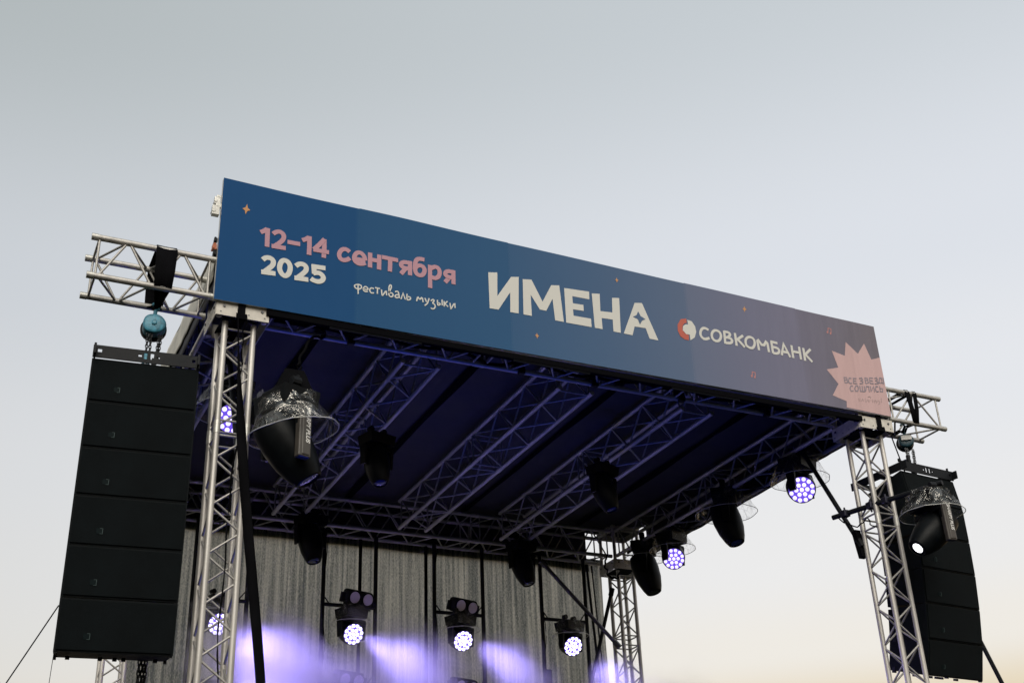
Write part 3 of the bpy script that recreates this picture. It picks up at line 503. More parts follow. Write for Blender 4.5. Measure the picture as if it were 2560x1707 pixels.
def pipe(name, a, c, r, lab, cat, m=black, group=None):
    a = Vector(a); c = Vector(c); r_ = empty(name, a, lab, cat, group); tube_obj('tube', (0, 0, 0), c-a, r, m, r_)
    b = MB(); d = (c-a).normalized()
    for p in (Vector((0, 0, 0)), c-a):
        b = MB(); b.tube(p-d*.05, p+d*.05, r*1.5, 8); b.build('end_clamp', bolt_m if m is not black else black, r_)
    return r_
pipe('brace_pipe', (5.38, 4.93, 6.86), (6.46, 4.98, 5.86), .027, 'dark diagonal pipe from the backdrop frame down to the back right column', 'pipe', mat('dark_pipe', (.07, .065, .08), .35, .5))
pipe('brace_pipe', (6.52, 5.12, 6.62), (5.95, 5.12, 4.9), .025, 'black diagonal pipe crossing in front of the right edge of the backdrop', 'pipe')
pipe('brace_pipe', (6.20, 5.2, 6.95), (6.33, 5.2, 4.6), .018, 'thin black upright pipe near the right edge of the backdrop', 'pipe')
pipe('brace_pipe', (6.29, 5.22, 6.95), (6.40, 5.22, 4.6), .010, 'thin black rod beside the upright pipe near the right edge of the backdrop', 'pipe')
kb = pipe('knee_brace', (6.60, .84, 7.07), (6.60, .17, 5.78), .026, 'black knee brace pipe from the right side truss down to the front right column', 'pipe')
b = MB(); b.box((0, -.655, -1.29), (.07, .06, .30), rot=Quaternion((1, 0, 0), -.15)); b.build('end_sleeve', cloth, kb)
pipe('knee_brace', (.14, .84, 7.07), (.14, .17, 5.78), .026, 'black knee brace pipe behind the front left column', 'pipe')

# ------------------------------------------------------------------ speakers
def cabinet_mesh():
    w, hf, hr, d = .80, .345, .30, .50
    vs = [(-w/2, 0, 0), (w/2, 0, 0), (w/2, 0, -hf), (-w/2, 0, -hf), (-w/2*.98, d, -(hf-hr)/2), (w/2*.98, d, -(hf-hr)/2), (w/2*.98, d, -hf+(hf-hr)/2), (-w/2*.98, d, -hf+(hf-hr)/2)]
    return mesh_from('cabinet', vs, [(3, 2, 1, 0), (4, 5, 6, 7), (0, 1, 5, 4), (2, 3, 7, 6), (1, 2, 6, 5), (3, 0, 4, 7)], cab_m)
cabm = cabinet_mesh()
b = MB(); b.box((0, -.006, -.1725), (.772, .012, .318)); grm = b.mesh('grille', grille_m)
b = MB(); b.box((-.195, -.0135, -.245), (.042, .003, .036)); bdm = b.mesh('badge', badge_m)
b = MB(); b.box((-.173, -.0155, -.245), (.004, .003, .040)); b.box((-.183, -.0155, -.2265), (.018, .003, .003)); b.box((-.183, -.0155, -.2635), (.018, .003, .003)); bem = b.mesh('badge_rim', badge_e)
def rigm():
    b = MB()
    for sx in (-1, 1):
        b.box((sx*.385, .02, -.33), (.022, .03, .05)); b.box((sx*.385, .44, -.315), (.022, .04, .06))
    for x in (-.30, -.08, .02, .08, .3): b.box((x, .25, -.352), (.03, .04, .022))
    return b.mesh('rigging_links', black)
rgm = rigm()
def plate_holes(b, w, h, t, holes, z0=0, y=0):
    """upright plate with rectangular openings (x0,x1,z0,z1)"""
    xs = sorted({-w/2, w/2, *[a for q in holes for a in q[:2]]}); zs = sorted({0, h, *[a for q in holes for a in q[2:]]})
    for i in range(len(xs)-1):
        for j in range(len(zs)-1):
            cx, cz = (xs[i]+xs[i+1])/2, (zs[j]+zs[j+1])/2
            if any(q[0] < cx < q[1] and q[2] < cz < q[3] for q in holes): continue
            b.box((cx, y, z0+cz), (xs[i+1]-xs[i], t, zs[j+1]-zs[j]))
def array(x, y, z, yaw, sc, sw, angs, labs, gaps):
    qy = Quaternion((0, 0, 1), yaw)
    fr = empty('flying_frame', (x, y, z), labs[0], 'rigging frame', 'speaker rigging frames', qy); fr.scale = (sw, 1, 1)
    hs = [(-.365, -.335, .045, .075), (-.065, -.040, .045, .065), (-.025, -.0, .03, .085), (.025, .05, .03, .085), (.07, .095, .045, .06), (.34, .365, .045, .07)]
    b = MB(); plate_holes(b, .80, .105, .012, hs); b.build('front_plate', black, fr)
    for sx in (-1, 1): b = MB(); b.box((sx*.385, .33, .05), (.014, .80, .085)); b.build('side_bar', black, fr)
    for yy in (.30, .62): b = MB(); b.box((0, yy, .03), (.755, .05, .04)); b.build('cross_bar', black, fr)
    b = MB(); b.box((.0, .42, .055), (.07, .52, .03)); b.build('spine_bar', black, fr)
    b = MB(); b.box((.06, .22, .10), (.03, .05, .09)); b.build('lifting_lug', black, fr)
    for (a, c) in ((-.39, .02), (.33, .0)): b = MB(); b.box((a, c, .115), (.012, .02, .035)); b.build('guide_pin', black, fr)
    yy, zz = .015, -.004
    for i in range(6):
        q = qy @ Quaternion((1, 0, 0), math.radians(angs[i])); p = qy @ Vector((0, yy, 0))
        c = empty('line_array_cabinet', (x+p.x, y+p.y, z+zz), labs[1+i], 'speaker', 'black line array speakers hanging in two columns', q); c.scale = (sw, sc, sc)
        link('cabinet_body', cabm, c); g = link('grille', grm, c); bd_ = link('badge', bdm, c); link('badge_rim', bem, bd_)
        if i in gaps or i == 5: link('rigging_links', rgm, c)
        a = math.radians(angs[i]); step = (.352 if i in gaps else .3475)*sc
        yy += step*math.sin(a); zz -= step*math.cos(a)
ordn = ['topmost', 'second from top', 'third from top', 'fourth from top', 'fifth from top', 'bottom']
array(-.731, -.22, 6.378, -.095, 1.086, 1.0225, [-3, 0, 1, 2.5, 4, 6], ['black flying frame with holes on top of the left speaker hang'] + ['black speaker cabinet, %s of the left hang' % o for o in ordn], (4,))
array(7.40, -.15, 6.52, .095, 1.005, .99, [-8, 1, 2.5, 6, 9, 15], ['black flying frame on top of the right speaker hang'] + ['black speaker cabinet, %s of the right hang' % o for o in ordn], (1, 2, 3, 4))

# ------------------------------------------------------------------ hoists, chains and slings
def chain_mesh(length, m=chain_m, r=.0045, link_l=.036):
    b = MB(); n = max(1, int(length/(link_l*.72)))
    for k in range(n):
        z = -k*link_l*.72; rot = Quaternion((0, 0, 1), PI/2*(k % 2)+.3); pts = []
        for i in range(9):
            t = 2*PI*i/8; pts.append(rot @ Vector((.011*math.cos(t), 0, (link_l/2-.011)*(1 if math.sin(t) > .01 else (-1 if math.sin(t) < -.01 else 0))+.011*math.sin(t))) + Vector((0, 0, z-link_l/2)))
        b.path(pts, r, 4)
    return b.mesh('chain', m)
teal2 = mat('dark_teal', (.012, .05, .07), .4, .1, var=.4, vscale=30)
def hoist(x, y, z, ztop, lab, label_plate, cz):
    h = empty('chain_hoist', (x, y, z), lab, 'hoist', 'hand chain hoists holding the speaker hangs'); tl = teal2 if label_plate else teal
    facing = Vector((CAM_LOC.x-x, CAM_LOC.y-y, 0)).normalized(); q = facing.to_track_quat('Z', 'Y')
    if label_plate: q = q @ Quaternion((0, 1, 0), .2)
    k = .78 if label_plate else .90
    b = MB(); prof = [(r*k, zz*k) for r, zz in ((.098, -.065), (.104, -.06), (.104, .035), (.098, .05), (.090, .055), (.082, .058), (.03, .060))]
    b.lathe(prof, 22)
    for v in b.v:
        a = math.atan2(v.y, v.x); v.x *= 1+.05*math.cos(3*a+.5); v.y *= 1+.06*math.cos(2*a)
    link('gear_housing', smooth_angle(b.mesh('gear_housing', tl), 35), h, rot=q)
    b = MB(); b.lathe([(.022, .058*k), (.022, .070*k), (.014, .074*k)], 12); b.build('hub_cap', tl, h, rot=q)
    b = MB(); b.lathe([(.112*k, -.115*k), (.118*k, -.11*k), (.118*k, -.072*k), (.112*k, -.067*k)], 22); link('hand_wheel_cover', smooth_angle(b.mesh('hand_wheel_cover', black), 35), h, rot=q)
    if label_plate:
        b = MB(); b.box((0, .02, .066), (.11, .05, .006)); b.build('label_plate', label_w, h, rot=q)
    b = MB(); b.tube((0, 0, .08), (0, 0, .135), .016, 8); pts = [Vector((.03*math.sin(t), 0, .172-.034*math.cos(t))) for t in [i*.45 for i in range(11)]]; b.path(pts, .011, 6)
    b.build('top_hook', tl, h)
    if not label_plate:
        for cx, ln in ((.235, 4.2), (.262, 4.2), (.285, 4.2)): link('long_chain', chain_mesh(ln, r=.007, link_l=.06), h, (cx, .50, -.35))
    for i, (cx, ln) in enumerate(((-.045, z-cz-.05), (-.018, z-cz-.12), (.05, z-cz-.02), (.065, z-cz-.10))):
        link('load_chain' if i < 2 else 'hand_chain', chain_mesh(max(.1, ln-.05)), h, (cx, -.02, -.09), Quaternion((0, 1, 0), -.02 if cx < 0 else .06))
    b = MB(); b.tube((-.035, -.02, cz-z+.16), (-.035, -.02, cz-z+.08), .022, 8); b.path([Vector((-.035+.025*math.sin(t), -.02, cz-z+.055-.025*math.cos(t)+.005)) for t in [i*.5 for i in range(10)]], .009, 6); b.build('bottom_hook', teal if not label_plate else black, h)
    return h
hoist(-.675, 0, 6.835, 7.1, 'teal chain hoist with round cover above the left speaker hang', False, 6.40)
hoist(7.335, 0, 6.96, 7.1, 'dark teal chain hoist with a white label above the right speaker hang', True, 6.62)
def sling(x, w, hook, lab, offs=0.0, zt=7.488, drape=.0):
    o = empty('lifting_sling', (x, 0, 7.1), lab, 'sling', 'black slings over the truss arms')
    prof = [(0, hook), (-.05, hook+.05), (-.212, 7.09), (-.222, 7.25), (-.215, 7.45), (-.19, zt+.002), (-.15, zt), (.15, zt), (.19, zt), (.215, 7.45), (.218, 7.25), (.205, 7.09), (.05, hook+.05), (0, hook)]
    for name, pr, ww in (('front_loop', prof[:8], w), ('rear_loop', prof[6:], w)):
        k = [.25, .45, .9, 1, 1.05, 1, 1, 1]; k = k if name == 'front_loop' else [1, 1, 1, 1, 1, .9, .45, .25]
        vs = []; 
        for i, (yy, z) in enumerate(pr):
            for s in (-1, -.3, .3, 1): vs.append((s*ww/2*k[i]+.012*mnoise.noise(Vector((i*.9, s, x)))+offs*(7.488-z), yy+(.006 if abs(s) < 1 else 0), z-7.1))
        fs = [(4*i+j, 4*i+j+1, 4*i+j+5, 4*i+j+4) for i in range(len(pr)-1) for j in range(3)]
        me = link(name, mesh_from(name, vs, fs, cloth, True), o); so = me.modifiers.new('thickness', 'SOLIDIFY'); so.thickness = .012
    return o
sling(-.665, .165, 6.985, 'wide black sling wrapped over the left truss arm above the teal hoist')
sling(7.29, .05, 7.05, 'narrow black sling over the right truss arm, left of its pair', offs=.05)
sling(7.40, .035, 7.05, 'narrow black sling over the right truss arm, right of its pair', offs=-.13)

# ------------------------------------------------------------------ twisted strap, guy lines
st = empty('hanging_strap', (-.02, -.27, 6.9), 'long twisted black strap hanging down beside the front left column', 'strap')
A = Vector((-.055, -.262, 6.98)); Bp = Vector((.365, -.262, 3.5)); nseg = 46; vs = []
def aw(t): return .5+.5*math.cos(t)
for i in range(nseg+1):
    t = i/nseg; p = A.lerp(Bp, t); p.x -= .055*math.sin(PI*min(1, t*1.1))*(1-t)
    ang = 1.45*(1-min(1, t/.36)) - .15 + .35*math.sin(t*9)*(t < .9)
    w = .020+.042*min(1, t/.28)
    d = Vector((math.cos(ang), math.sin(ang), 0))
    for s in (-1, 0, 1): vs.append(p+d*w/2*s*1.25-Vector((-.02, -.27, 6.9)))
fs = [(3*i+j, 3*i+j+1, 3*i+j+4, 3*i+j+3) for i in range(nseg) for j in range(2)]
o = link('webbing', mesh_from('webbing', vs, fs, cloth, True), st); so = o.modifiers.new('thickness', 'SOLIDIFY'); so.thickness = .008
gs = empty('hanging_strap', (-.35, .3, 6.3), 'pale grey twisted strap between the left speaker hang and the column', 'strap')
vs = []
for i in range(21):
    t = i/20; w = .004+.05*math.sin(PI*t)**1.2; x = -.355+.055*t+.012*math.sin(5*t)
    for s in (-1, 1): vs.append((x+s*w/2+.35, .3*0+s*.01, 6.38-t*1.0-6.3))
link('webbing', mesh_from('webbing', vs, [(2*i, 2*i+1, 2*i+3, 2*i+2) for i in range(20)], tarp_out, True), gs)
def line(name, a, c, r, lab, m=black, sag=0):
    a = Vector(a); c = Vector(c); b = MB(); b.path([a.lerp(c, t/8)-a-Vector((0, 0, sag*math.sin(PI*t/8))) for t in range(9)], r, 6)
    return tagit(b.build(name, m, loc=a), lab, 'rope', None)
line('guy_rope', (-1.10, .25, 4.53), (-3.3, .25, .0), .0055, 'thin dark guy rope running down left from the left speaker hang')
line('guy_rope', (7.95, .45, 5.75), (9.95, .45, 1.0), .024, 'thick dark guy strap running down right from behind the right speaker hang')
line('tag_line', (-1.12, -.1, 4.22), (-1.16, -.1, 2.5), .0025, 'fine cord hanging below the bottom left speaker', sag=.01)
line('safety_rope', (7.02, -.10, 7.03), (7.30, .06, 6.60), .007, 'thin black safety line from the right corner block to the flying frame')

# ------------------------------------------------------------------ lamps: shared meshes (optical axis = local -Z)
def mkhex():
    pts = [(0, 0)]
    for ring, n in ((1, 6), (2, 12)):
        for i in range(n): a = 2*PI*i/n+(.26 if ring == 2 else 0); pts.append((ring*.052*math.cos(a)*(1 if ring == 1 else 1.0), ring*.052*math.sin(a)))
    return pts
b = MB(); b.box((0, 0, -.06), (.36, .27, .12), taper=.92); b.box((0, 0, -.01), (.30, .22, .02)); base_me = b.mesh('base', plast)
b = MB(); b.box((0, 0, -.155), (.40, .10, .045), taper=1.05)
for s in (-1, 1): b.box((s*.190, 0, -.265), (.034, .10, .24), taper=.75)
b.tube((0, 0, -.11), (0, 0, -.14), .07, 14); yoke_me = b.mesh('yoke', plast)
b = MB(); b.lathe([(.08, .155), (.13, .14), (.150, .08), (.152, -.02), (.145, -.075), (.140, -.078), (.132, -.070)], 26); head_me = smooth_angle(b.mesh('head', plast), 40)
b = MB(); b.lathe([(.134, -.073), (.134, -.076)], 26); disc_me = b.mesh('lens_plate', ring_m)
b = MB(); b.lathe([(.0215, -.076), (.0215, -.084), (.018, -.091), (.008, -.095)], 10); lens_me = smooth_angle(b.mesh('lens', lens_on), 80)
b = MB(); b.lathe([(.023, -.076), (.023, -.084), (.019, -.091), (.008, -.095)], 10); lens_me2 = smooth_angle(b.mesh('lens', lens_hot), 80)
b = MB(); b.lathe([(.09, .19), (.135, .17), (.152, .08), (.155, -.02), (.142, -.14), (.112, -.245), (.088, -.30), (.080, -.305), (.074, -.295)], 24)
beam_me = smooth_angle(b.mesh('head', plast), 30)
b = MB(); b.lathe([(.052, -.2945), (.03, -.298), (.01, -.300)], 20); bs = b; b = MB(); b.lathe([(.0745, -.292), (.05, -.298), (.02, -.301)], 20); blens_me = {k.name: None for k in (lensdark, lensblue, whitehot)}
for k in (lensdark, lensblue, whitehot): blens_me[k.name] = smooth_angle((bs if k is whitehot else b).mesh('lens', k), 80)
def cover_mesh(r0, r1, h, seed, lean=.0):
    vs = []; n = 40; rows = 9
    for j in range(rows+1):
        t = j/rows
        for i in range(n):
            a = 2*PI*i/n; r = r0+(r1-r0)*t**1.3; c = .13*(1-.75*t)
            k = 1+c*mnoise.noise(Vector((math.cos(a)*2.2, math.sin(a)*2.2, t*2+seed)))*2+c*.5*mnoise.noise(Vector((math.cos(a)*6, math.sin(a)*6, t*5+seed)))
            vs.append((r*k*math.cos(a)+lean*t, r*k*math.sin(a), .01-h*t+.02*(1-t)*mnoise.noise(Vector((a, seed, 0)))))
    fs = [(j*n+i, j*n+(i+1) % n, (j+1)*n+(i+1) % n, (j+1)*n+i) for j in range(rows) for i in range(n)]
    me = mesh_from('rain_cover', vs, fs, film_m, False)
    rim = MB(); ring = [Vector(v) for v in vs[-n:]]; rim.path(ring+[ring[0]], .0035, 5)
    return me, rim.mesh('cover_rim', mat('rim_wire_%d' % int(seed*10), (.45, .45, .42), .4, .1))
def put_cover(root, r0, r1, h, seed, loc=(0, 0, .02), lean=0, rot=None):
    a, c = cover_mesh(r0, r1, h, seed, lean)
    o = link('rain_cover', a, root, loc, rot); link('cover_rim', c, o); return o
b = MB(); b.box((0, 0, .03), (.03, .05, .08)); b.tube((0, -.03, .075), (0, .03, .075), .034, 10); clamp_me = b.mesh('hook_clamp', black)
def fixture(kind, loc, aim, lab, group, s=1.0, pan=None, cover=None, hot=False, lens='dark_lens', spot=None, up_=False, text=False):
    d = Vector(aim).normalized()
    root = empty('wash_light' if kind == 'wash' else 'beam_light', loc, lab, 'stage light', group)
    root.scale = (s, s, s)
    pan_a = math.atan2(d.y, d.x)+PI/2 if pan is None else pan
    qp = Quaternion((0, 0, 1), pan_a)
    link('base', base_me, root, rot=qp); link('hook_clamp', clamp_me, root, qp @ Vector((.09, 0, 0)), qp); link('hook_clamp', clamp_me, root, qp @ Vector((-.09, 0, 0)), qp); link('yoke', yoke_me, root, rot=qp)
    qh = aimq(d); hp = Vector((0, 0, -.31))
    if kind == 'wash':
        hd = link('head', head_me, root, hp, qh); link('lens_plate', disc_me, hd)
        for (x, y) in mkhex(): link('lens', lens_me2 if hot else lens_me, hd, (x*1.08, y*1.08, 0))
    else:
        hd = link('head', beam_me, root, hp, qh); link('lens', blens_me[lens], hd)
    if cover: put_cover(root, *cover)
    if spot:
        ld = bpy.data.lights.new('lamp_beam', 'SPOT'); lo = bpy.data.objects.new('lamp_beam', ld); COL.objects.link(lo)
        ld.energy = spot[0]; ld.color = spot[1]; ld.spot_size = math.radians(spot[2]); ld.spot_blend = .6; ld.shadow_soft_size = .06
        lo.rotation_mode = 'QUATERNION'; lo.rotation_quaternion = qh; lo.location = Vector(loc)+s*hp+d*.14*s
        root_spot = lo
    return root
cam_dir = lambda p: (CAM_LOC-Vector(p)).normalized()
GW, GB = 'lit violet wash lights', 'dark moving head beam lights'
VI = (.30, .20, 1.0)
def toward(p, mixd, k):  # between "towards the viewer area" and a given direction
    return (cam_dir(p)*(1-k)+Vector(mixd).normalized()*k).normalized()
p = (6.68, 1.05, 7.05); fixture('wash', p, toward(p, (-.2, -.6, -1), .35), 'lit violet wash light hanging right of the stage, nearest the front right column', GW, 1.08, pan=.42, cover=(.20, .31, .26, 1.0))
p = (6.68, 3.75, 7.03); fixture('wash', p, toward(p, (-.2, -.6, -1), .35), 'lit violet wash light near the back right corner of the roof', GW, 1.0, pan=.42, cover=(.18, .30, .24, 2.0))
p = (.22, .95, 6.86); fixture('wash', p, toward(p, (.2, -.6, -1), .35), 'lit violet wash light half hidden behind the front left column', GW, 1.0, cover=(.22, .34, .30, 3.0))
towers = [((1.07, 4.86, 6.00), 'lit violet wash light low behind the front left column', True, (.5, -.6, -.55)),
          ((2.69, 4.86, 6.00), 'lit violet wash light under the left blinder', False, (.55, -.5, -.45)),
          ((4.13, 4.86, 6.02), 'lit violet wash light under the right blinder', False, (.5, -.5, -.5)),
          ((5.69, 4.86, 6.06), 'lit violet wash light on the ladder frame crossed by the diagonal pipe', False, (.5, -.5, -.5))]
for i, (p, lab, hot, dd) in enumerate(towers):
    q = toward(p, dd, .45)
    fixture('wash', p, q, lab, GW, .92, pan=.35, cover=(.17, .26, .22, 4.0+i), hot=True)
for i, (x, w_) in enumerate(((1.10, 'first'), (2.69, 'second'), (4.16, 'third'), (5.69, 'fourth'))):
    fixture('wash', (x, 4.86, 4.92), (.35, -.9, -.20), 'added unseen wash light brightening the smoke, %s ladder tower from the left' % w_, 'added unseen wash lights brightening the smoke', .92, pan=.1, hot=True)  # unseen lamps added below the view to brighten the smoke
p = (6.57, 2.35, 7.11); fixture('beam', p, (.12, -.30, -1.1), 'dark beam light hanging between the two lit wash lights on the right', GB, 1.12, pan=.9, cover=(.20, .33, .28, 8.0), lens='blue_lens')
p = (6.65, 4.40, 7.10); fixture('beam', p, (.18, -.25, -1.1), 'dark beam light hanging beside the back right corner, left of a lit wash light', GB, 1.15, pan=.9, cover=(.18, .26, .22, 9.0))
p = (1.83, 1.58, 6.84); fixture('beam', p, (.1, -.25, -1.1), 'dark beam light silhouetted under the left middle of the canopy', GB, .86, pan=.3, lens='blue_lens')
p = (4.45, 1.62, 6.88); fixture('beam', p, (.25, -.2, -1.1), 'dark beam light silhouetted under the right middle of the canopy', GB, .84, pan=.3, lens='blue_lens')
p = (2.12, 4.80, 7.10); fixture('beam', p, (.15, -.25, -1.1), 'dark beam light in front of the left half of the backdrop top', GB, .98, pan=.2, lens='blue_lens')
p = (5.00, 4.80, 7.06); fixture('beam', p, (.25, -.25, -1.1), 'dark beam light in front of the right half of the backdrop top', GB, .95, pan=.2, lens='blue_lens')

# big front beam lights on pipe arms
def text_mesh(txt, size, m):
    cu = bpy.data.curves.new('txt', 'FONT'); cu.body = txt; cu.size = size; cu.offset = size*.03; cu.align_x = 'CENTER'; cu.align_y = 'CENTER'; cu.shear = .25
    o = bpy.data.objects.new('txt', cu); COL.objects.link(o); dg = bpy.context.evaluated_depsgraph_get(); me = bpy.data.meshes.new_from_object(o.evaluated_get(dg))
    bpy.data.objects.remove(o); bpy.data.curves.remove(cu); me.materials.clear(); me.materials.append(m); me.name = 'arm_lettering'; return me
txt_me = text_mesh('SHARPY PLUS', .040, label_w)
def big_beam(loc, aim, pan, s, lab, lens, cov):
    root = fixture('beam', loc, aim, lab, 'lettered front beam lights on boom pipes', s, pan=pan, lens=lens)
    qp = Quaternion((0, 0, 1), pan)
    b = MB(); b.box((.205, 0, -.30), (.055, .088, .37)); b.box((.228, .005, -.30), (.02, .060, .35)); arm_ = bevel(b.build('yoke_cover', plast2, root, rot=qp), .012, 3)
    m3 = Matrix(((0, 0, 1), (0, 1, 0), (-1, 0, 0)))
    link('arm_lettering', txt_me, arm_, (.2395, .012, -.27), m3.to_quaternion())
    put_cover(root, *cov)
    return root
plast2 = mat('tan_lit_plastic', (.055, .048, .040), .38, var=.2, vscale=8)  # warm light on black plastic put into this colour
big_beam((.40, -.26, 6.25), (.50, -.12, -.80), math.radians(-72), 1.28, 'big lettered beam light under a crumpled clear cover beside the front left column', 'blue_lens', (.18, .29, .235, 10.0, (0, 0, -.03), .01, Quaternion((0, 1, 0), -.20)))
big_beam((6.82, -.66, 6.03), (-.72, .10, -.62), math.radians(-100), 1.08, 'lettered beam light with a white lens and clear cover before the right speaker hang', 'white_beam_lens', (.19, .29, .20, 11.0))
# cloth bag and bracket above the left one
b = MB(); b.box((0, 0, .0), (.16, .10, .20), taper=1.9); b.path([(.03, -.02, .08), (.06, -.03, .14), (.045, -.03, .17), (.02, -.03, .15), (.03, -.03, .12)], .010, 6)
tagit(bevel(b.build('mounting_bracket', cloth, loc=(.44, -.27, 6.38)), .01), 'black mounting bracket with a ring above the big left beam light', 'bracket')
def arm(a, c, lab, cl):
    r = empty('boom_pipe', a, lab, 'boom pipe', 'black pipe arms clamped to the front columns'); tube_obj('tube', (0, 0, 0), Vector(c)-Vector(a), .026, black, r)
    for t in cl:
        p = (Vector(c)-Vector(a))*t; b = MB(); b.box((0, 0, 0), (.075, .075, .07)); b.tube((0, 0, -.07), (0, 0, .07), .012, 6); bevel(b.build('pipe_clamp', mat('clamp_%d' % int(t*99+len(lab)), (.02, .02, .035), .4, .4), r, loc=p), .008)
    return r
arm((.16, .40, 6.38), (.47, -.34, 6.40), 'black pipe arm holding the big left beam light', (.1, .4))
arm((6.44, .34, 6.10), (6.90, -.80, 6.14), 'black pipe arm clamped across the front right column', (.12, .36, .5))

# blinders (two round lamps) on the crossbars
def blinder(loc, lab, pan=.3):
    r = empty('blinder_light', loc, lab, 'blinder light', 'two-lamp blinder lights on the ladder frames', Quaternion((0, 0, 1), pan) @ Quaternion((1, 0, 0), .35))
    b = MB(); b.box((0, .04, 0), (.40, .14, .18)); bevel(b.build('housing', black, r), .045, 3)
    for s in (-1, 1):
        b = MB(); b.tube((s*.098, -.020, 0), (s*.098, -.045, 0), .084, 20); b.build('lamp_ring', plast, r)
        b = MB(); b.tube((s*.098, -.040, 0), (s*.098, -.052, 0), .072, 20, r2=.068); b.build('lamp_glass', lampglass, r)
    b = MB(); b.box((-.23, .03, -.02), (.05, .03, .12)); b.box((.23, .03, -.02), (.05, .03, .12)); b.box((0, .06, -.12), (.46, .04, .03)); b.build('bracket', black, r)
blinder((2.80, 4.90, 6.16), 'blinder with two round lamps on the left middle ladder frame'); blinder((4.21, 4.90, 6.175), 'blinder with two round lamps on the right middle ladder frame')
blinder((2.70, 4.90, 5.17), 'lower blinder hazed by smoke on the left middle ladder frame'); blinder((4.19, 4.90, 5.17), 'lower blinder at the bottom of the view on the right middle ladder frame')

# floor lamps on the deck that wash the roof in blue
for i, (x, y, tx, e) in enumerate(((1.2, 1.2, .3, 1.0), (2.6, 2.4, .0, .8), (4.3, 1.5, .1, .55))):
    r = empty('floor_par', (x, y, 1.2), 'blue floor lamp standing on the deck, number %s from the left' % ['first', 'second', 'third'][i], 'floor lamp', 'blue lamps standing on the stage deck')
    q = Quaternion((0, 1, 0), tx*.5) @ Quaternion((1, 0, 0), .28)
    b = MB(); b.lathe([(.06, .06), (.10, .10), (.11, .28), (.10, .28), (.095, .26)], 20); b.build('can', black, r, rot=q)
    b = MB(); b.lathe([(.094, .262), (.06, .266)], 16); b.build('lens', par_m, r, rot=q)
    b = MB(); b.box((0, 0, .01), (.3, .2, .02)); 
    for s in (-1, 1): b.box((s*.13, 0, .11), (.015, .05, .2))
    b.build('foot', black, r)
    ld = bpy.data.lights.new('lamp_beam', 'SPOT'); lo = bpy.data.objects.new('lamp_beam', ld); COL.objects.link(lo)
    d = q @ Vector((0, 0, 1)); lo.location = Vector((x, y, 1.2))+d*.30; lo.rotation_mode = 'QUATERNION'; lo.rotation_quaternion = aimq(d)
    ld.energy = 135*e; ld.color = (.015, .06, 1); ld.spot_size = math.radians(95); ld.spot_blend = .7; ld.shadow_soft_size = .09

# ------------------------------------------------------------------ smoke lit by the wash lights
def smoke_material(name, dens, seed, soft=.55):
    m = bpy.data.materials.new(name); m.use_nodes = True; n = m.node_tree.nodes; l = m.node_tree.links; n.clear()
    o = n.new('ShaderNodeOutputMaterial'); t = n.new('ShaderNodeTexCoord'); ln = n.new('ShaderNodeVectorMath'); ln.operation = 'LENGTH'; l.new(t.outputs['Object'], ln.inputs[0])
    mp = n.new('ShaderNodeMapping'); mp.inputs['Location'].default_value = (seed, seed*2, 0); l.new(t.outputs['Object'], mp.inputs[0])
    no = n.new('ShaderNodeTexNoise'); no.inputs['Scale'].default_value = 1.9; no.inputs['Detail'].default_value = 5; l.new(mp.outputs[0], no.inputs[0])
    a = n.new('ShaderNodeMath'); a.operation = 'MULTIPLY_ADD'; l.new(no.outputs[0], a.inputs[0]); a.inputs[1].default_value = 1.3; a.inputs[2].default_value = -.65
    s = n.new('ShaderNodeMath'); s.operation = 'ADD'; l.new(ln.outputs['Value'], s.inputs[0]); l.new(a.outputs[0], s.inputs[1])
    r = n.new('ShaderNodeMapRange'); r.interpolation_type = 'SMOOTHSTEP'; l.new(s.outputs[0], r.inputs[0]); r.inputs[1].default_value = .82; r.inputs[2].default_value = .82-soft; r.inputs[3].default_value = 0; r.inputs[4].default_value = dens
    v = n.new('ShaderNodeVolumePrincipled'); v.inputs['Color'].default_value = (.95, .92, 1, 1); v.inputs['Anisotropy'].default_value = .1; l.new(r.outputs[0], v.inputs['Density'])
    l.new(v.outputs[0], o.inputs['Volume']); return m
def puff(loc, rad, dens, seed, rot=(0, 0, 0), soft=.55):
    b = MB(); pr = [(max(.001, math.sin(PI*i/12)), -math.cos(PI*i/12)) for i in range(13)]; b.lathe(pr, 20, closed=False)
    o = b.build('smoke', smoke_material('smoke_%d' % int(seed*10), dens, seed, soft)); o.location = loc; o.scale = rad; o.rotation_euler = rot; o['kind'] = 'stuff'; return o
puff((1.50, 4.05, 5.00), (1.25, .50, .95), 3.6, 1.0, (0, .40, 0), .45)
puff((3.25, 4.30, 5.24), (1.20, .42, .66), 2.6, 2.0, (0, .45, 0), .8)
puff((4.68, 4.38, 5.32), (.90, .38, .56), 2.2, 3.0, (0, .50, 0), .8)
puff((6.12, 4.52, 5.12), (.66, .36, .76), 2.0, 4.0, (0, .5, 0), .8)
puff((2.9, 4.2, 4.92), (2.7, .40, .62), 2.8, 7.0, (0, .05, 0), .8)
puff((6.95, 4.3, 5.0), (.8, .4, .7), .9, 5.0, (0, 0, 0), .9)
VIO = (.40, .325, 1.0)
def smoke_lamp(p, aim, e, ang=75, c=VIO):
    ld = bpy.data.lights.new('lamp_beam', 'SPOT'); lo = bpy.data.objects.new('lamp_beam', ld); COL.objects.link(lo)
    ld.energy = e; ld.color = c; ld.spot_size = math.radians(ang); ld.spot_blend = 1.0; ld.shadow_soft_size = .10
    lo.location = p; lo.rotation_mode = 'QUATERNION'; lo.rotation_quaternion = aimq(Vector(aim))
smoke_lamp((1.10, 4.60, 5.60), (.66, -.42, -.66), 560, 78)
smoke_lamp((2.76, 4.64, 5.60), (.84, -.34, -.56), 360, 72)
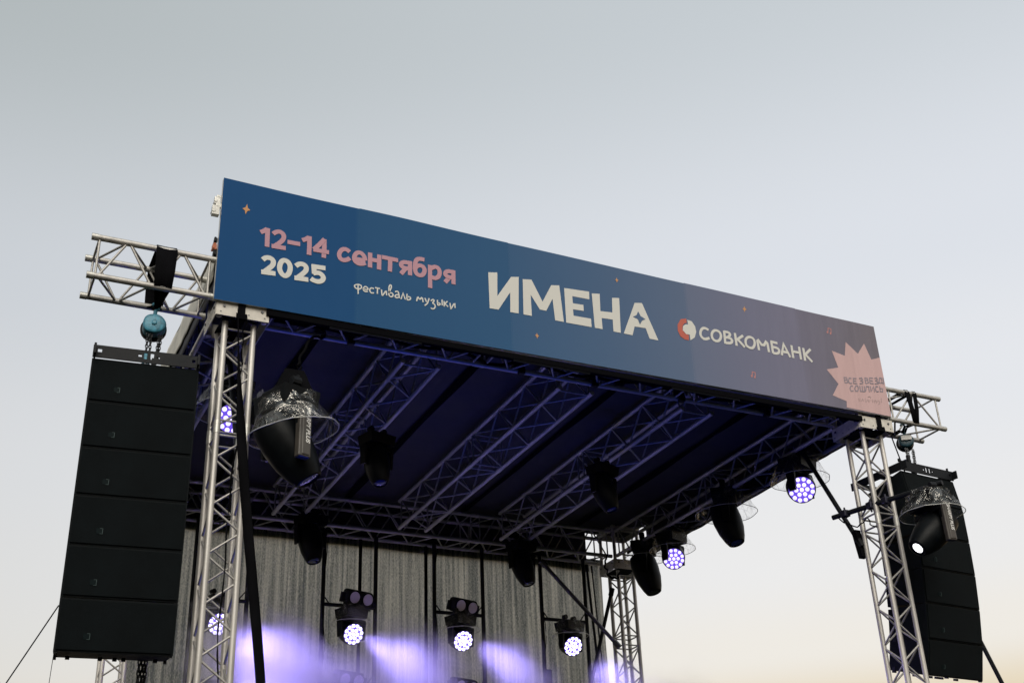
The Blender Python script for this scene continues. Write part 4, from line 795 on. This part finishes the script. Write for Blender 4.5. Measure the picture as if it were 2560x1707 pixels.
smoke_lamp((4.20, 4.64, 5.62), (.80, -.32, -.58), 240, 72)
smoke_lamp((5.76, 4.62, 5.66), (.55, -.35, -.76), 190, 72)
for x, e in ((1.10, 620), (2.69, 460), (4.16, 260), (5.69, 180)): smoke_lamp((x, 4.50, 4.84), (.62, -.70, -.32), e, 62)  # added spots at the unseen lower lamps, brightening the smoke

# ------------------------------------------------------------------ cables
def cable(pts, r, lab, wob=.02, seed=1, m=cloth):
    P = [Vector(p) for p in pts]; P = smoothpath(P, 3) if len(P) > 2 else P
    o = P[0].copy(); Q = []
    for i, p in enumerate(P):
        k = wob*math.sin(PI*i/(len(P)-1)) if len(P) > 1 else 0
        Q.append(p-o+Vector((mnoise.noise(Vector((i*.37, seed, 0))), mnoise.noise(Vector((i*.37, seed, 5))), mnoise.noise(Vector((i*.37, seed, 9)))))*k*2)
    b = MB(); b.path(Q, r, 6); return tagit(b.build('cable', m, loc=o), lab, 'cable', None)
cable([(.03, -.24, 6.95), (.02, -.16, 6.6), (.05, -.13, 6.0), (.01, -.12, 5.0), (.03, -.12, 3.5)], .007, 'thin black cable running down the inside of the front left column', .03, 2)
cable([(.35, .1, 7.13), (1.2, .05, 7.12), (2.3, .12, 7.13), (3.6, .06, 7.12), (4.8, .1, 7.13), (6.3, .08, 7.12)], .016, 'black cable bundle lying along the front roof truss', .05, 3)
cable([(6.66, .5, 7.14), (6.72, 1.2, 7.12), (6.66, 2.4, 7.13), (6.72, 3.8, 7.12), (6.70, 4.9, 7.13)], .018, 'black cable bundle lying along the right side roof truss', .05, 4)
cable([(6.68, 1.2, 7.08), (6.70, 1.6, 6.90), (6.66, 2.1, 7.08)], .007, 'cable loop drooping between the front right wash light and the next lamp', .01, 5)
cable([(6.66, 2.6, 7.08), (6.70, 3.1, 6.88), (6.68, 3.6, 7.08)], .007, 'cable loop drooping under the middle of the right roof truss', .01, 6)
cable([(6.42, 5.0, 7.10), (6.30, 4.9, 6.85), (6.48, 4.95, 6.72), (6.62, 5.02, 6.88)], .014, 'looped black cables at the back right corner of the roof', .02, 7)
cable([(6.45, .32, 6.12), (6.50, .1, 5.9), (6.60, -.06, 6.02), (6.62, -.12, 5.6), (6.64, -.13, 4.2)], .007, 'black cable looping from the boom pipe down the front right column', .02, 8)
cable([(.75, .02, 7.1), (.80, .0, 6.98), (.62, -.1, 6.95), (.48, -.25, 6.55)], .012, 'black cable dropping from the front truss to the big left beam light', .02, 9)
for x, w_ in ((1.05, 'below the year on the banner'), (2.75, 'below the start of the big white title'), (3.55, 'below the middle of the big white title'), (4.55, 'below the red and white sponsor mark'), (5.6, 'below the end of the sponsor name')):
    b = MB(); b.box((0, 0, 0), (.10, .09, .13)); b.box((.02, -.02, -.09), (.06, .06, .06)); b.tube((-.06, 0, .05), (.06, 0, .05), .03, 8)
    bevel(tagit(b.build('truss_clamp', black, loc=(x, .17, 7.17)), 'black clamp block on the front roof truss '+w_, 'clamp', 'black clamp blocks spaced along the front roof truss'), .006)
